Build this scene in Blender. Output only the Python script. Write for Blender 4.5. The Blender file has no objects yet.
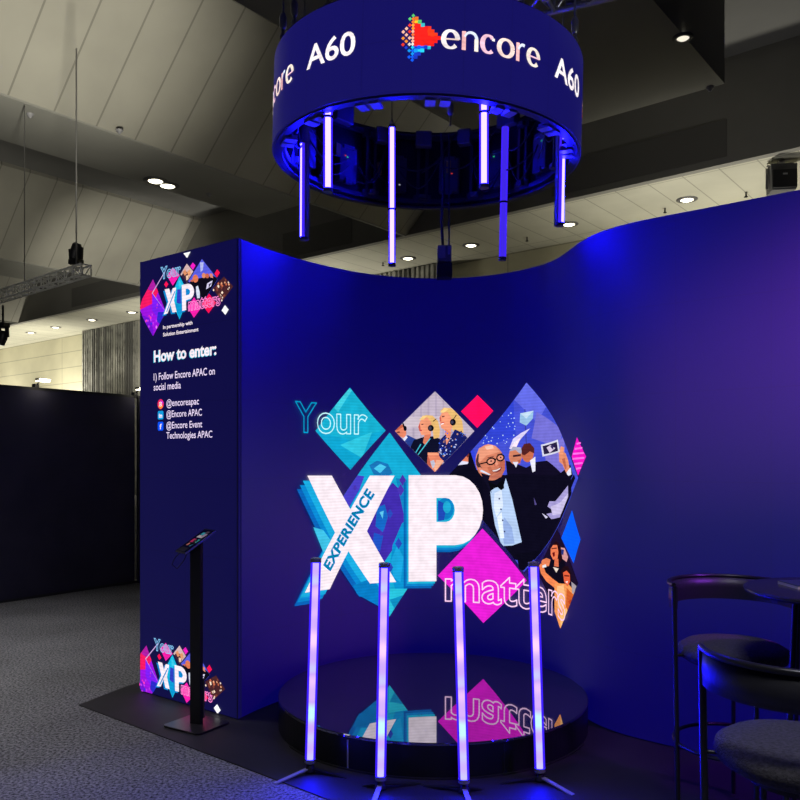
import bpy, bmesh, math, random
from mathutils import Vector, Matrix
from mathutils.geometry import tessellate_polygon
random.seed(7)
PI = math.pi
scene = bpy.context.scene
col = scene.collection
H = 1.62            # eye height of the photographer
def ray(x, y, d):   # measured direction -> metric point at distance d
    return Vector(((x-400)/800*d, d, H-(y-460)/800*d))

# ------------------------------------------------------------------ camera
cd = bpy.data.cameras.new('camera'); cam = bpy.data.objects.new('camera', cd); col.objects.link(cam)
cam.location = (0, 0, H); cam.rotation_euler = (PI/2, 0, 0)
cd.sensor_width = 36; cd.lens = 36; cd.shift_y = 0.075; cd.clip_end = 300
scene.camera = cam
vs = scene.view_settings
vs.view_transform = 'Standard'; vs.look = 'None'; vs.gamma = 1; vs.use_curve_mapping = False; vs.exposure = 0.0

# ------------------------------------------------------------------ materials
def lin(c):
    return tuple(((v/255)/12.92 if v/255 <= .04045 else ((v/255+.055)/1.055)**2.4) for v in c)
def newmat(name):
    m = bpy.data.materials.new(name); m.use_nodes = True
    nt = m.node_tree
    for n in list(nt.nodes): nt.nodes.remove(n)
    out = nt.nodes.new('ShaderNodeOutputMaterial')
    return m, nt, out
def pbr(name, c, rough=.5, metal=0, emit=None, es=1, noise=None, bump=None, spec=.5, ior=1.5):
    """c, linear colour; noise=(scale, amount); bump=(scale, strength)"""
    m, nt, out = newmat(name)
    b = nt.nodes.new('ShaderNodeBsdfPrincipled')
    nt.links.new(b.outputs[0], out.inputs[0])
    b.inputs['Base Color'].default_value = (*c, 1)
    b.inputs['Roughness'].default_value = rough; b.inputs['Metallic'].default_value = metal
    b.inputs['Specular IOR Level'].default_value = spec; b.inputs['IOR'].default_value = ior
    tc = nt.nodes.new('ShaderNodeTexCoord')
    if emit:
        b.inputs['Emission Color'].default_value = (*emit, 1); b.inputs['Emission Strength'].default_value = es
    if noise:
        n = nt.nodes.new('ShaderNodeTexNoise'); n.inputs['Scale'].default_value = noise[0]; n.inputs['Detail'].default_value = 4
        nt.links.new(tc.outputs['Object'], n.inputs['Vector'])
        r = nt.nodes.new('ShaderNodeMapRange'); r.inputs[1].default_value = .3; r.inputs[2].default_value = .7
        r.inputs[3].default_value = 1-noise[1]; r.inputs[4].default_value = 1+noise[1]
        nt.links.new(n.outputs[0], r.inputs[0])
        mx = nt.nodes.new('ShaderNodeVectorMath'); mx.operation = 'SCALE'; mx.inputs[0].default_value = c
        nt.links.new(r.outputs[0], mx.inputs['Scale']); nt.links.new(mx.outputs[0], b.inputs['Base Color'])
    if bump:
        n = nt.nodes.new('ShaderNodeTexNoise'); n.inputs['Scale'].default_value = bump[0]; n.inputs['Detail'].default_value = 3
        nt.links.new(tc.outputs['Object'], n.inputs['Vector'])
        bp = nt.nodes.new('ShaderNodeBump'); bp.inputs['Strength'].default_value = bump[1]; bp.inputs['Distance'].default_value = .01
        nt.links.new(n.outputs[0], bp.inputs['Height']); nt.links.new(bp.outputs[0], b.inputs['Normal'])
    return m
def emis(name, c, s):
    m, nt, out = newmat(name)
    e = nt.nodes.new('ShaderNodeEmission'); e.inputs[0].default_value = (*c, 1); e.inputs[1].default_value = s
    nt.links.new(e.outputs[0], out.inputs[0]); return m
def seamed(name, c, axis, step, off=0, wid=.03, rough=.8, axis2=None, step2=1, off2=0, dark=.62):
    """painted panels with narrow joints at regular steps along a local axis"""
    m = pbr(name, c, rough, noise=(.6, .10)); nt = m.node_tree
    b = [n for n in nt.nodes if n.type == 'BSDF_PRINCIPLED'][0]
    tc = [n for n in nt.nodes if n.type == 'TEX_COORD'][0]
    src = b.inputs['Base Color'].links[0].from_socket
    sx = nt.nodes.new('ShaderNodeSeparateXYZ'); nt.links.new(tc.outputs['Object'], sx.inputs[0])
    def joint(ax, st, of):
        a = nt.nodes.new('ShaderNodeMath'); a.operation = 'SUBTRACT'; a.inputs[1].default_value = of
        nt.links.new(sx.outputs[ax], a.inputs[0])
        w = nt.nodes.new('ShaderNodeMath'); w.operation = 'PINGPONG'; w.inputs[1].default_value = st/2
        nt.links.new(a.outputs[0], w.inputs[0])
        l = nt.nodes.new('ShaderNodeMath'); l.operation = 'LESS_THAN'; l.inputs[1].default_value = wid/2
        nt.links.new(w.outputs[0], l.inputs[0]); return l.outputs[0]
    f = joint(axis, step, off)
    if axis2 is not None:
        g = joint(axis2, step2, off2)
        mm = nt.nodes.new('ShaderNodeMath'); mm.operation = 'MAXIMUM'
        nt.links.new(f, mm.inputs[0]); nt.links.new(g, mm.inputs[1]); f = mm.outputs[0]
    r = nt.nodes.new('ShaderNodeMapRange'); r.inputs[3].default_value = 1; r.inputs[4].default_value = dark
    nt.links.new(f, r.inputs[0])
    sc = nt.nodes.new('ShaderNodeVectorMath'); sc.operation = 'SCALE'
    nt.links.new(src, sc.inputs[0]); nt.links.new(r.outputs[0], sc.inputs['Scale'])
    nt.links.new(sc.outputs[0], b.inputs['Base Color'])
    return m

# screen picture: every face carries its own picture colour, shown by the LED pixels
def screen_picture(name, strength=1.15, var=.10):
    m, nt, out = newmat(name)
    at = nt.nodes.new('ShaderNodeAttribute'); at.attribute_name = 'pix'
    tc = nt.nodes.new('ShaderNodeTexCoord')
    n = nt.nodes.new('ShaderNodeTexNoise'); n.inputs['Scale'].default_value = 16; n.inputs['Detail'].default_value = 3
    nt.links.new(tc.outputs['Object'], n.inputs['Vector'])
    r = nt.nodes.new('ShaderNodeMapRange'); r.inputs[1].default_value = .3; r.inputs[2].default_value = .7
    r.inputs[3].default_value = 1-var; r.inputs[4].default_value = 1+var
    nt.links.new(n.outputs[0], r.inputs[0])
    # fine horizontal pixel rows
    sx = nt.nodes.new('ShaderNodeSeparateXYZ'); nt.links.new(tc.outputs['Object'], sx.inputs[0])
    w = nt.nodes.new('ShaderNodeMath'); w.operation = 'PINGPONG'; w.inputs[1].default_value = .011
    nt.links.new(sx.outputs[2], w.inputs[0])
    w2 = nt.nodes.new('ShaderNodeMapRange'); w2.inputs[1].default_value = 0; w2.inputs[2].default_value = .011
    w2.inputs[3].default_value = .90; w2.inputs[4].default_value = 1.06
    nt.links.new(w.outputs[0], w2.inputs[0])
    mu = nt.nodes.new('ShaderNodeMath'); mu.operation = 'MULTIPLY'
    nt.links.new(r.outputs[0], mu.inputs[0]); nt.links.new(w2.outputs[0], mu.inputs[1])
    ms = nt.nodes.new('ShaderNodeMath'); ms.operation = 'MULTIPLY'; ms.inputs[1].default_value = strength
    nt.links.new(mu.outputs[0], ms.inputs[0])
    e = nt.nodes.new('ShaderNodeEmission')
    nt.links.new(at.outputs['Color'], e.inputs[0]); nt.links.new(ms.outputs[0], e.inputs[1])
    nt.links.new(e.outputs[0], out.inputs[0]); return m
PIC = screen_picture('screen_picture')
PIC2 = screen_picture('ring_picture', 1.15, .25)

def led_surface(name, emit, base=(.05, .05, .06), rough=.45, cell=.5):
    """matt black LED modules showing a navy field, with hairline joints between cabinets (UV in metres)"""
    m = pbr(name, base, rough, emit=emit); nt = m.node_tree
    b = [n for n in nt.nodes if n.type == 'BSDF_PRINCIPLED'][0]
    b.inputs['Specular IOR Level'].default_value = .12
    uv = nt.nodes.new('ShaderNodeUVMap'); uv.uv_map = 'UVMap'
    sx = nt.nodes.new('ShaderNodeSeparateXYZ'); nt.links.new(uv.outputs[0], sx.inputs[0])
    outs = []
    for ax in (0, 1):
        w = nt.nodes.new('ShaderNodeMath'); w.operation = 'PINGPONG'; w.inputs[1].default_value = cell/2
        nt.links.new(sx.outputs[ax], w.inputs[0])
        l = nt.nodes.new('ShaderNodeMath'); l.operation = 'LESS_THAN'; l.inputs[1].default_value = .0025
        nt.links.new(w.outputs[0], l.inputs[0]); outs.append(l.outputs[0])
    mm = nt.nodes.new('ShaderNodeMath'); mm.operation = 'MAXIMUM'
    nt.links.new(outs[0], mm.inputs[0]); nt.links.new(outs[1], mm.inputs[1])
    n = nt.nodes.new('ShaderNodeTexNoise'); n.inputs['Scale'].default_value = 180; nt.links.new(uv.outputs[0], n.inputs['Vector'])
    r = nt.nodes.new('ShaderNodeMapRange'); r.inputs[1].default_value = .3; r.inputs[2].default_value = .7
    r.inputs[3].default_value = .88; r.inputs[4].default_value = 1.12; nt.links.new(n.outputs[0], r.inputs[0])
    r2 = nt.nodes.new('ShaderNodeMapRange'); r2.inputs[3].default_value = 1; r2.inputs[4].default_value = .80
    nt.links.new(mm.outputs[0], r2.inputs[0])
    mu = nt.nodes.new('ShaderNodeMath'); mu.operation = 'MULTIPLY'
    nt.links.new(r.outputs[0], mu.inputs[0]); nt.links.new(r2.outputs[0], mu.inputs[1])
    nt.links.new(mu.outputs[0], b.inputs['Emission Strength'])
    return m
LEDW = led_surface('led_wall_surface', (.0012, .0006, .085), (.15, .15, .16), .6)
LEDP = led_surface('led_column_surface', (.0042, .0035, .056), (.012, .012, .015), .6)
LEDR = led_surface('led_ring_surface', (.0075, .0060, .115), (.05, .05, .06), cell=.27)
BLACK = pbr('black_powder_coat', (.012, .012, .014), .45)
BLACKM = pbr('black_steel', (.035, .035, .04), .3, .6)
FRAME = pbr('black_frame_aluminium', (.09, .09, .10), .35, .5)
GREYM = pbr('grey_painted_steel', (.16, .16, .17), .5, .3, noise=(8, .15))
SILVER = pbr('bare_aluminium', (.55, .55, .55), .3, .9)
TUBEH = pbr('tube_housing_aluminium', (.42, .42, .46), .35, .5)
CABLE = pbr('cable_rubber', (.05, .05, .055), .4)
PSU = pbr('power_unit_casing', (.13, .13, .14), .4, .3)
YEL = pbr('yellow_tape', (.6, .45, .08), .6)
WIRE = pbr('steel_wire', (.35, .35, .35), .35, .8)
BOXG = pbr('grey_box', (.30, .30, .33), .5)
CAPW = pbr('end_cap_grey', (.16, .16, .18), .4)
FAB = pbr('charcoal_wool', (.065, .062, .068), .95, noise=(90, .35), bump=(160, .6), spec=.2)
BAND = pbr('black_leather', (.02, .02, .025), .42, bump=(60, .1))
TOPM = pbr('black_laminate', (.02, .018, .022), .22)
MAT = pbr('black_vinyl_flooring', (.011, .009, .016), .6, noise=(3, .3))
PART = pbr('black_panel_cloth', (.085, .08, .14), .85, noise=(2, .15))
SPK = pbr('speaker_black', (.012, .012, .016), .6)
SPG = pbr('speaker_grille', (.10, .10, .11), .6)
def mirror_mat():
    m = pbr('polished_black_platform', (.34, .34, .38), .012, .95)
    return m
MIR = mirror_mat()
SKIRT = pbr('gloss_black_skirt', (.008, .008, .012), .3, spec=.3)
def carpet():
    m = pbr('grey_flecked_carpet', (.05, .05, .055), .95, bump=(120, .25), spec=.1); nt = m.node_tree
    b = [n for n in nt.nodes if n.type == 'BSDF_PRINCIPLED'][0]; tc = [n for n in nt.nodes if n.type == 'TEX_COORD'][0]
    n1 = nt.nodes.new('ShaderNodeTexNoise'); n1.inputs['Scale'].default_value = 60; n1.inputs['Detail'].default_value = 5; n1.inputs['Roughness'].default_value = .7
    n2 = nt.nodes.new('ShaderNodeTexNoise'); n2.inputs['Scale'].default_value = .9; n2.inputs['Detail'].default_value = 3
    for n in (n1, n2): nt.links.new(tc.outputs['Object'], n.inputs['Vector'])
    r = nt.nodes.new('ShaderNodeValToRGB'); e = r.color_ramp.elements
    e[0].position = .38; e[0].color = (.028, .028, .034, 1); e[1].position = .60; e[1].color = (.27, .27, .29, 1)
    nt.links.new(n1.outputs[0], r.inputs[0])
    rr = nt.nodes.new('ShaderNodeMapRange'); rr.inputs[1].default_value = .3; rr.inputs[2].default_value = .7; rr.inputs[3].default_value = .75; rr.inputs[4].default_value = 1.2
    nt.links.new(n2.outputs[0], rr.inputs[0])
    s = nt.nodes.new('ShaderNodeVectorMath'); s.operation = 'SCALE'
    nt.links.new(r.outputs[0], s.inputs[0]); nt.links.new(rr.outputs[0], s.inputs['Scale']); nt.links.new(s.outputs[0], b.inputs['Base Color'])
    return m
CARPET = carpet()
def tube_core(name, spots):
    """LED pixels along the tube: saturated blue with lavender and icy stretches"""
    m, nt, out = newmat(name)
    tc = nt.nodes.new('ShaderNodeTexCoord')
    n = nt.nodes.new('ShaderNodeTexNoise'); n.noise_dimensions = '3D'; n.inputs['Scale'].default_value = 5.5 if spots else .6
    n.inputs['Detail'].default_value = 1
    mp = nt.nodes.new('ShaderNodeMapping'); mp.inputs['Scale'].default_value = (.3, .3, 1)
    nt.links.new(tc.outputs['Object'], mp.inputs[0]); nt.links.new(mp.outputs[0], n.inputs['Vector'])
    r = nt.nodes.new('ShaderNodeValToRGB'); el = r.color_ramp.elements
    if spots:
        el[0].position = .36; el[0].color = (.0032, .0052, 1, 1)
        el[1].position = .66; el[1].color = (.0058, .0037, 1, 1)
        x = r.color_ramp.elements.new(.50); x.color = (.0034, .0022, .7, 1)
    else:
        el[0].position = .3; el[0].color = (.0043, .0033, 1, 1); el[1].position = .7; el[1].color = (.0043, .0030, 1, 1)
    nt.links.new(n.outputs[0], r.inputs[0])
    e = nt.nodes.new('ShaderNodeEmission'); e.inputs[1].default_value = TUBE_S if spots else 260
    nt.links.new(r.outputs[0], e.inputs[0]); nt.links.new(e.outputs[0], out.inputs[0]); return m
TUBE_S = 190
CORE = tube_core('tube_pixels_solid', False); COREF = tube_core('tube_pixels_chase', True)
FLANK = emis('tube_edge_glow', (.05, .015, 1), 1.1)
DIMBLUE = emis('tube_spill_blue', (.05, .022, .80), 1.0)  # emission painting in the blue light other tubes throw on this one
LAMPW = emis('warm_downlight_glow', (1, .93, .68), 7)
LAMPD = emis('dim_downlight_glow', (1, .93, .75), 1.0)
GREEN = emis('green_status_led', (.05, 1, .3), .5); REDL = emis('red_status_led', (1, .06, .05), .5); WHL = emis('white_status_led', (.8, .85, 1), .4)

# ------------------------------------------------------------------ mesh builder
class MB:
    def __init__(s): s.v = []; s.f = []; s.mi = []; s.sm = []
    def add(s, vs, fs, mi=0, smooth=False):
        o = len(s.v); s.v += [tuple(v) for v in vs]
        for f in fs: s.f.append([i+o for i in f]); s.mi.append(mi); s.sm.append(smooth)
        return s
    def box(s, c, size, rz=0, mi=0, rot=None):
        R = rot if rot is not None else Matrix.Rotation(rz, 3, 'Z'); c = Vector(c)
        vs = [c + R @ Vector((x*size[0]/2, y*size[1]/2, z*size[2]/2)) for x in (-1, 1) for y in (-1, 1) for z in (-1, 1)]
        return s.add(vs, [(0,1,3,2),(4,6,7,5),(0,4,5,1),(2,3,7,6),(0,2,6,4),(1,5,7,3)], mi)
    def bar(s, p0, p1, w, h, mi=0, up=(0,0,1)):
        p0 = Vector(p0); p1 = Vector(p1); d = (p1-p0); L = d.length; d.normalize()
        x = d.cross(Vector(up))
        if x.length < 1e-4: x = d.cross(Vector((1,0,0)))
        x.normalize(); z = x.cross(d)
        R = Matrix((x, d, z)).transposed()
        return s.box((p0+p1)/2, (w, L, h), rot=R, mi=mi)
    def tube(s, pts, r, n=10, mi=0, closed=False, cap=True):
        pts = [Vector(p) for p in pts]; N = len(pts); rings = []; prev = None
        for i, p in enumerate(pts):
            a = pts[(i-1) % N] if (closed or i) else p; b = pts[(i+1) % N] if (closed or i < N-1) else p
            d = (b-a).normalized()
            if prev is None:
                x = d.cross(Vector((0,0,1)))
                if x.length < 1e-3: x = d.cross(Vector((1,0,0)))
            else: x = prev - d*prev.dot(d)
            x.normalize(); prev = x; y = d.cross(x)
            rr = r[i] if isinstance(r, (list, tuple)) else r
            rings.append([p + (x*math.cos(t)+y*math.sin(t))*rr for t in [2*PI*k/n for k in range(n)]])
        vs = [v for rg in rings for v in rg]; fs = []
        for i in range(N if closed else N-1):
            j = (i+1) % N
            for k in range(n):
                fs.append((i*n+k, i*n+(k+1) % n, j*n+(k+1) % n, j*n+k))
        s.add(vs, fs, mi, True)
        if cap and not closed:
            s.add(rings[0], [tuple(range(n))[::-1]], mi); s.add(rings[-1], [tuple(range(n))], mi)
        return s
    def lathe(s, prof, n=48, c=(0,0,0), mi=0, a0=0, a1=2*PI, smooth=True):
        """prof = [(r,z)...] around z; full turn closes"""
        full = abs(a1-a0-2*PI) < 1e-6; m = n if full else n+1; vs = []; P = len(prof)
        for k in range(m):
            t = a0+(a1-a0)*k/n
            for r, z in prof: vs.append((c[0]+r*math.cos(t), c[1]+r*math.sin(t), c[2]+z))
        fs = []
        for k in range(n):
            j = (k+1) % m
            for i in range(P-1): fs.append((k*P+i, j*P+i, j*P+i+1, k*P+i+1))
        return s.add(vs, fs, mi, smooth)
    def ringblock(s, r0, r1, z0, z1, a0, a1, n=24, c=(0,0,0), mi=0):
        """solid arc of rectangular section"""
        s.lathe([(r0,z0),(r1,z0),(r1,z1),(r0,z1),(r0,z0)], n, c, mi, a0, a1, False)
        if abs(a1-a0-2*PI) > 1e-6:
            for a in (a0, a1):
                s.add([(c[0]+r*math.cos(a), c[1]+r*math.sin(a), c[2]+z) for r, z in ((r0,z0),(r1,z0),(r1,z1),(r0,z1))], [(0,1,2,3)], mi)
        return s
    def prism(s, poly, z0, z1, mi=0):
        n = len(poly); vs = [(p[0], p[1], z0) for p in poly]+[(p[0], p[1], z1) for p in poly]
        return s.add(vs, [tuple(range(n))[::-1], tuple(range(n, 2*n))]+[(i, (i+1) % n, n+(i+1) % n, n+i) for i in range(n)], mi)
    def build(s, name, mats, parent=None, loc=(0,0,0), rz=0):
        me = bpy.data.meshes.new(name); me.from_pydata(s.v, [], s.f)
        if not isinstance(mats, (list, tuple)): mats = [mats]
        for m in mats: me.materials.append(m)
        for p, i, q in zip(me.polygons, s.mi, s.sm): p.material_index = i; p.use_smooth = q
        bm = bmesh.new(); bm.from_mesh(me); bmesh.ops.recalc_face_normals(bm, faces=bm.faces); bm.to_mesh(me); bm.free()
        o = bpy.data.objects.new(name, me); col.objects.link(o)
        o.location = loc; o.rotation_euler = (0,0,rz)
        if parent: o.parent = parent
        return o
def tag(o, label=None, cat=None, group=None, kind=None):
    if label: o['label'] = label
    if cat: o['category'] = cat
    if group: o['group'] = group
    if kind: o['kind'] = kind
    return o
def thing(name, label, cat, loc=(0,0,0), rz=0, group=None):
    o = bpy.data.objects.new(name, None); col.objects.link(o); o.location = loc; o.rotation_euler = (0,0,rz); o.empty_display_size = .1
    return tag(o, label, cat, group)
def bevel(o, w=.004, seg=2):
    m = o.modifiers.new('bevel', 'BEVEL'); m.width = w; m.segments = seg; m.limit_method = 'ANGLE'; m.angle_limit = .6; return o
def copy_tree(o, parent=None):
    c = o.copy(); col.objects.link(c)
    if parent: c.parent = parent
    for ch in list(o.children): copy_tree(ch, c)
    return c

# ================================================================== HALL (its axes a, b are turned against the camera)
HA = math.atan2(-.629, .778)
A = Vector((math.cos(HA), math.sin(HA))); B = Vector((-math.sin(HA), math.cos(HA)))
def hall_ab(X, Y): return (A.x*X+A.y*Y, B.x*X+B.y*Y)
def on_z(x, y, z):              # where the line of sight meets a level plane
    d = (z-H)*800/(460-y); return hall_ab((x-400)/800*d, d)
def on_b(x, y, b):              # where it meets a wall plane of constant b
    k = (x-400)/800; Y = b/(B.x*k+B.y); a, _ = hall_ab(k*Y, Y); return (a, H-(y-460)/800*Y)
def hb(m, name, mats, **k): return m.build(name, mats, rz=HA, **k)
ZS = 8.02; ZT = 10.2; BE = 14.05; BF = 17.85; BW = 21.4
CEIL = seamed('painted_ceiling_panels', (.36, .35, .31), 1, .84, 6.6, .035)
BEAM = pbr('painted_beam_soffit', (.33, .33, .31), .8, noise=(.5, .08))
FLAT = pbr('dark_ceiling_deck', (.20, .20, .20), .85, noise=(.5, .1))
FASC = pbr('painted_fascia', (.24, .235, .22), .85, noise=(.4, .12))
STRIP = seamed('perimeter_soffit_panels', (.55, .54, .46), 0, .80, -8, .03, axis2=1, step2=2.7, off2=BW-.55)
CREAM = seamed('cream_wall_panels', (.62, .59, .44), 2, .80, 0, .035, axis2=0, step2=9, off2=-4)
SLAT = pbr('grey_operable_slats', (.36, .36, .34), .6, noise=(3, .4))
GRILL = pbr('dark_grille', (.15, .147, .14), .8)

f = MB(); f.box((0, 8, -.1), (110, 110, .2)); tag(f.build('floor', CARPET), kind='structure')
m = MB(); m.box((-10, BW+.15, 4.0), (130, .3, 8.1)); tag(hb(m, 'wall_back', CREAM), kind='structure')
m = MB(); m.box((-10, (BF+.2+BW)/2, ZS+.15), (130, BW-BF-.2, .3)); tag(hb(m, 'ceiling', STRIP), kind='structure')
m = MB(); m.box((-10, BF+.1, (ZS+ZT)/2+.1), (130, .2, ZT-ZS+.2)); tag(hb(m, 'wall_fascia', FASC), kind='structure')
m = MB(); m.box((-10, -2, ZT+.25), (130, BF*2+4, .3)); tag(hb(m, 'ceiling', FLAT), kind='structure')
for a0, a1 in ((-16.25, -14.2), (-8.8, -4.26), (-28.2, -25.8), (-40.0, -37.4)):
    m = MB(); m.box(((a0+a1)/2, (BE-20)/2, (ZS+ZT)/2+.05), (a1-a0, BE+20, ZT-ZS+.1)); tag(hb(m, 'ceiling', BEAM), kind='structure')
for a in (-14.2, -25.8, -37.4):
    s = 1.0 if a < -20 else .92; w = (ZT-ZS)/s
    m = MB(); y0, y1 = -20, BF
    m.add([(a, y0, ZS), (a+w, y0, ZT), (a+w, y0, ZT+.15), (a, y0, ZS+.15), (a, y1, ZS), (a+w, y1, ZT), (a+w, y1, ZT+.15), (a, y1, ZS+.15)],
          [(0,1,2,3), (4,5,6,7), (0,1,5,4), (1,2,6,5), (2,3,7,6), (3,0,4,7)])
    tag(hb(m, 'ceiling', CEIL), kind='structure')
    m = MB(); m.box((a-.02, (y0+y1)/2, ZS+.04), (.06, y1-y0, .14)); tag(hb(m, 'trim_1', BEAM), kind='structure')
# louvre grilles on the fascia
for (xa, ya), (xb, yb), h in (((552, 186), (727, 149), .62), ((72, 300), (142, 285), .55), ((283, 262), (352, 238), .5)):
    a0, z0 = on_b(xa, ya, BF); a1, z1 = on_b(xb, yb, BF)
    m = MB(); m.box(((a0+a1)/2, BF-.008, ZS+.55), (a1-a0, .016, .8))
    tag(hb(m, 'trim_2', GRILL), kind='structure')
# ribbed operable wall in front of the cream wall
a0 = on_b(82, 340, 20.9)[0]; a1 = on_b(440, 275, 20.9)[0]
m = MB(); m.box(((a0+a1)/2, 21.1, 4.0), (a1-a0, .1, ZS-.04))
n = int((a1-a0)/.20)
for k in range(n):
    t = a0+(k+.5)*(a1-a0)/n; w = random.uniform(.06, .13)
    m.box((t, 20.97, 4.0), (w, .2, ZS-.04), mi=random.choice((0, 0, 1, 2)))
SL2 = pbr('pale_operable_slats', (.50, .50, .46), .6); SL3 = pbr('dark_operable_slats', (.17, .17, .17), .6)
tag(hb(m, 'wall_slatted', [SLAT, SL2, SL3]), kind='structure')

# downlights in the perimeter soffit
def downlight(name, a, b, z, r, label, glow, group, r_in=None):
    c = A.to_3d()*a + B.to_3d()*b
    t = thing(name, label, 'light', (c.x, c.y, z), 0, group)
    MB().lathe([(r*1.7, 0), (r*1.7, -.015), (r*1.25, -.03), (r*1.05, -.03), (r*1.05, 0)], 28).build('trim_ring', GREYM, t)
    MB().lathe([(0, -.045), (r*.7, -.04), (r, -.02), (r, 0)], 24).build('lens', glow, t)
    return t
DLT = [(132, 312, 'nearest the left LED column'), (92, 319.7, 'second from the left LED column'), (55.7, 327, 'third from the left LED column'),
       (31, 332.5, 'farthest left, low by the picture edge'), (408, 258, 'under the ring, left of the power box'), (471, 245, 'under the ring, right of the power box'),
       (569, 224, 'beside the lower end of the right hanging tube'), (687, 199.3, 'above the purple right end of the LED wall')]
for x, y, w in DLT:
    a, b = on_z(x, y, ZS)
    downlight('ceiling_downlight', a, b, ZS, .15, 'warm downlight in the pale soffit, '+w, LAMPW, 'downlights in the pale perimeter soffit')
    L = bpy.data.lights.new('downlight_beam', 'SPOT'); L.energy = 200; L.spot_size = 2.0; L.spot_blend = .8; L.color = (1, .93, .72); L.shadow_soft_size = .12
    lo = bpy.data.objects.new('downlight_beam', L); col.objects.link(lo); c = A.to_3d()*a+B.to_3d()*b; lo.location = (c.x, c.y, ZS-.12)
a, b = on_z(701, 1, ZT); downlight('ceiling_downlight', a, b, ZT+.1, .20, 'bright downlight at the top right edge above the dark ceiling recess', LAMPW, None)
a, b = on_z(683, 37, ZS); downlight('ceiling_downlight', a, b, ZS, .09, 'small dim round light in the dark beam, above its corner', LAMPD, None)
for x, y, w in ((162, 178, 'left'), (174, 183, 'right')):
    a, b = on_z(x, y, ZS)
    downlight('ceiling_floodlight', a-.25, b, ZS, .16, w+' one of the twin bright floodlights on the dark beam edge', LAMPW, 'twin floodlights on the beam edge')
for x, y, w in ((119.5, 130, 'small grey ceiling sensor on the beam above the twin floodlights'), (30, 114, 'tiny pale ceiling sensor at the far left of the beam'),
                (209, 194, 'tiny pale ceiling sensor on the beam right of the twin floodlights'), (710, 87, 'round ceiling sensor at the corner of the dark beam')):
    a, b = on_z(x, y, ZS); c = A.to_3d()*a+B.to_3d()*b
    o = MB().lathe([(0, -.08), (.03, -.07), (.04, -.04), (.06, -.03), (.07, 0)], 20).build('ceiling_sensor', BOXG, loc=(c.x, c.y, ZS)); tag(o, w, 'sensor')
for x, y, w in ((665, 208, 'left of the bright downlight over the purple end'), (746, 192, 'by the hanging loudspeaker'), (527, 237, 'right of the third hanging tube'), (383, 262, 'by the front hanging tube')):
    a, b = on_z(x, y, ZS); c = A.to_3d()*a+B.to_3d()*b
    o = MB().tube([(0,0,0), (0,0,-.1)], .02, 8).lathe([(0, -.14), (.05, -.12), (.03, -.10)], 12).build('sprinkler_head', BLACK, loc=(c.x, c.y, ZS))
    tag(o, 'tiny dark sprinkler in the soffit '+w, 'sprinkler')

# loudspeaker hung from the soffit at the right
a, b = on_z(781, 161, ZS); c = A.to_3d()*a+B.to_3d()*b; d = c.y*1.0
sp = thing('loudspeaker', 'black box loudspeaker hung from the pale soffit at the upper right', 'speaker', (c.x, c.y, ZS), HA*.2)
w_ = 25/800*d
o = MB().add([(x*w_*.5*(1 if z > -.2 else .9), (-.22 if z < -.2 else -.22)*1 if y < 0 else .2, z) for x in (-1, 1) for y in (-1, 1) for z in (-w_*1.28, -.12)],
             [(0,1,3,2),(4,6,7,5),(0,4,5,1),(2,3,7,6),(0,2,6,4),(1,5,7,3)]).build('cabinet', SPG, sp); bevel(o, .02)
o = MB().box((0, -.24, -w_*.85), (w_*.94, .05, w_*.74)).build('grille', SPK, sp); bevel(o, .03)
MB().box((0, -.27, -w_*.68), (.09, .02, .03)).build('badge', BOXG, sp)
MB().bar((-w_*.54, 0, -.15), (-w_*.54, 0, -.6), .03, .05).bar((w_*.54, 0, -.15), (w_*.54, 0, -.6), .03, .05).bar((-w_*.55, 0, -.10), (w_*.55, 0, -.10), .05, .03).box((0, 0, -.05), (.12, .12, .1)).build('yoke', SILVER, sp)

# far lighting truss at left with two moving-head lamps
BASEZ = 8.0
def truss_between(mb, p0, p1, s, r, bays, mi=0):
    p0 = Vector(p0); p1 = Vector(p1); d = (p1-p0).normalized(); x = d.cross(Vector((0,0,1))).normalized(); z = x.cross(d)
    cs = [x*s/2+z*s/2, x*s/2-z*s/2, -x*s/2-z*s/2, -x*s/2+z*s/2]
    for c in cs: mb.tube([p0+c, p1+c], r, 8, mi)
    for k in range(bays):
        q0 = p0+(p1-p0)*(k/bays); q1 = p0+(p1-p0)*((k+1)/bays)
        for i in range(4):
            c, e = cs[i], cs[(i+1) % 4]
            mb.tube([q0+(c if k % 2 else e), q1+(e if k % 2 else c)], r*.55, 6, mi, cap=False)
            if k == 0: mb.tube([q0+c, q0+e], r*.7, 6, mi)
            mb.tube([q1+c, q1+e], r*.7, 6, mi)
    return mb
TR = pbr('far_truss_aluminium', (.85, .85, .8), .6, 0)
p1 = ray(86, 270, 12.4); p0 = ray(-14, 303, 14.8); p0.z = p1.z
tr = thing('lighting_truss', 'silver box truss reaching in from the left edge high above the partition', 'truss', ((p0+p1)/2)[:], 0)
q = (p0+p1)/2
truss_between(MB(), p0-q, p1-q, .165, .016, 14).build('truss_section', TR, tr)
MB().tube([p1-q+Vector((-.15, 0, .1)), p1-q+Vector((-.15, 0, BASEZ-p1.z))], .012, 6).build('suspension_wire', WIRE, tr)
MB().tube([p0-q+Vector((.9, -.4, .1)), p0-q+Vector((.9, -.4, BASEZ-p0.z))], .008, 6).build('suspension_wire', WIRE, tr)
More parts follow.
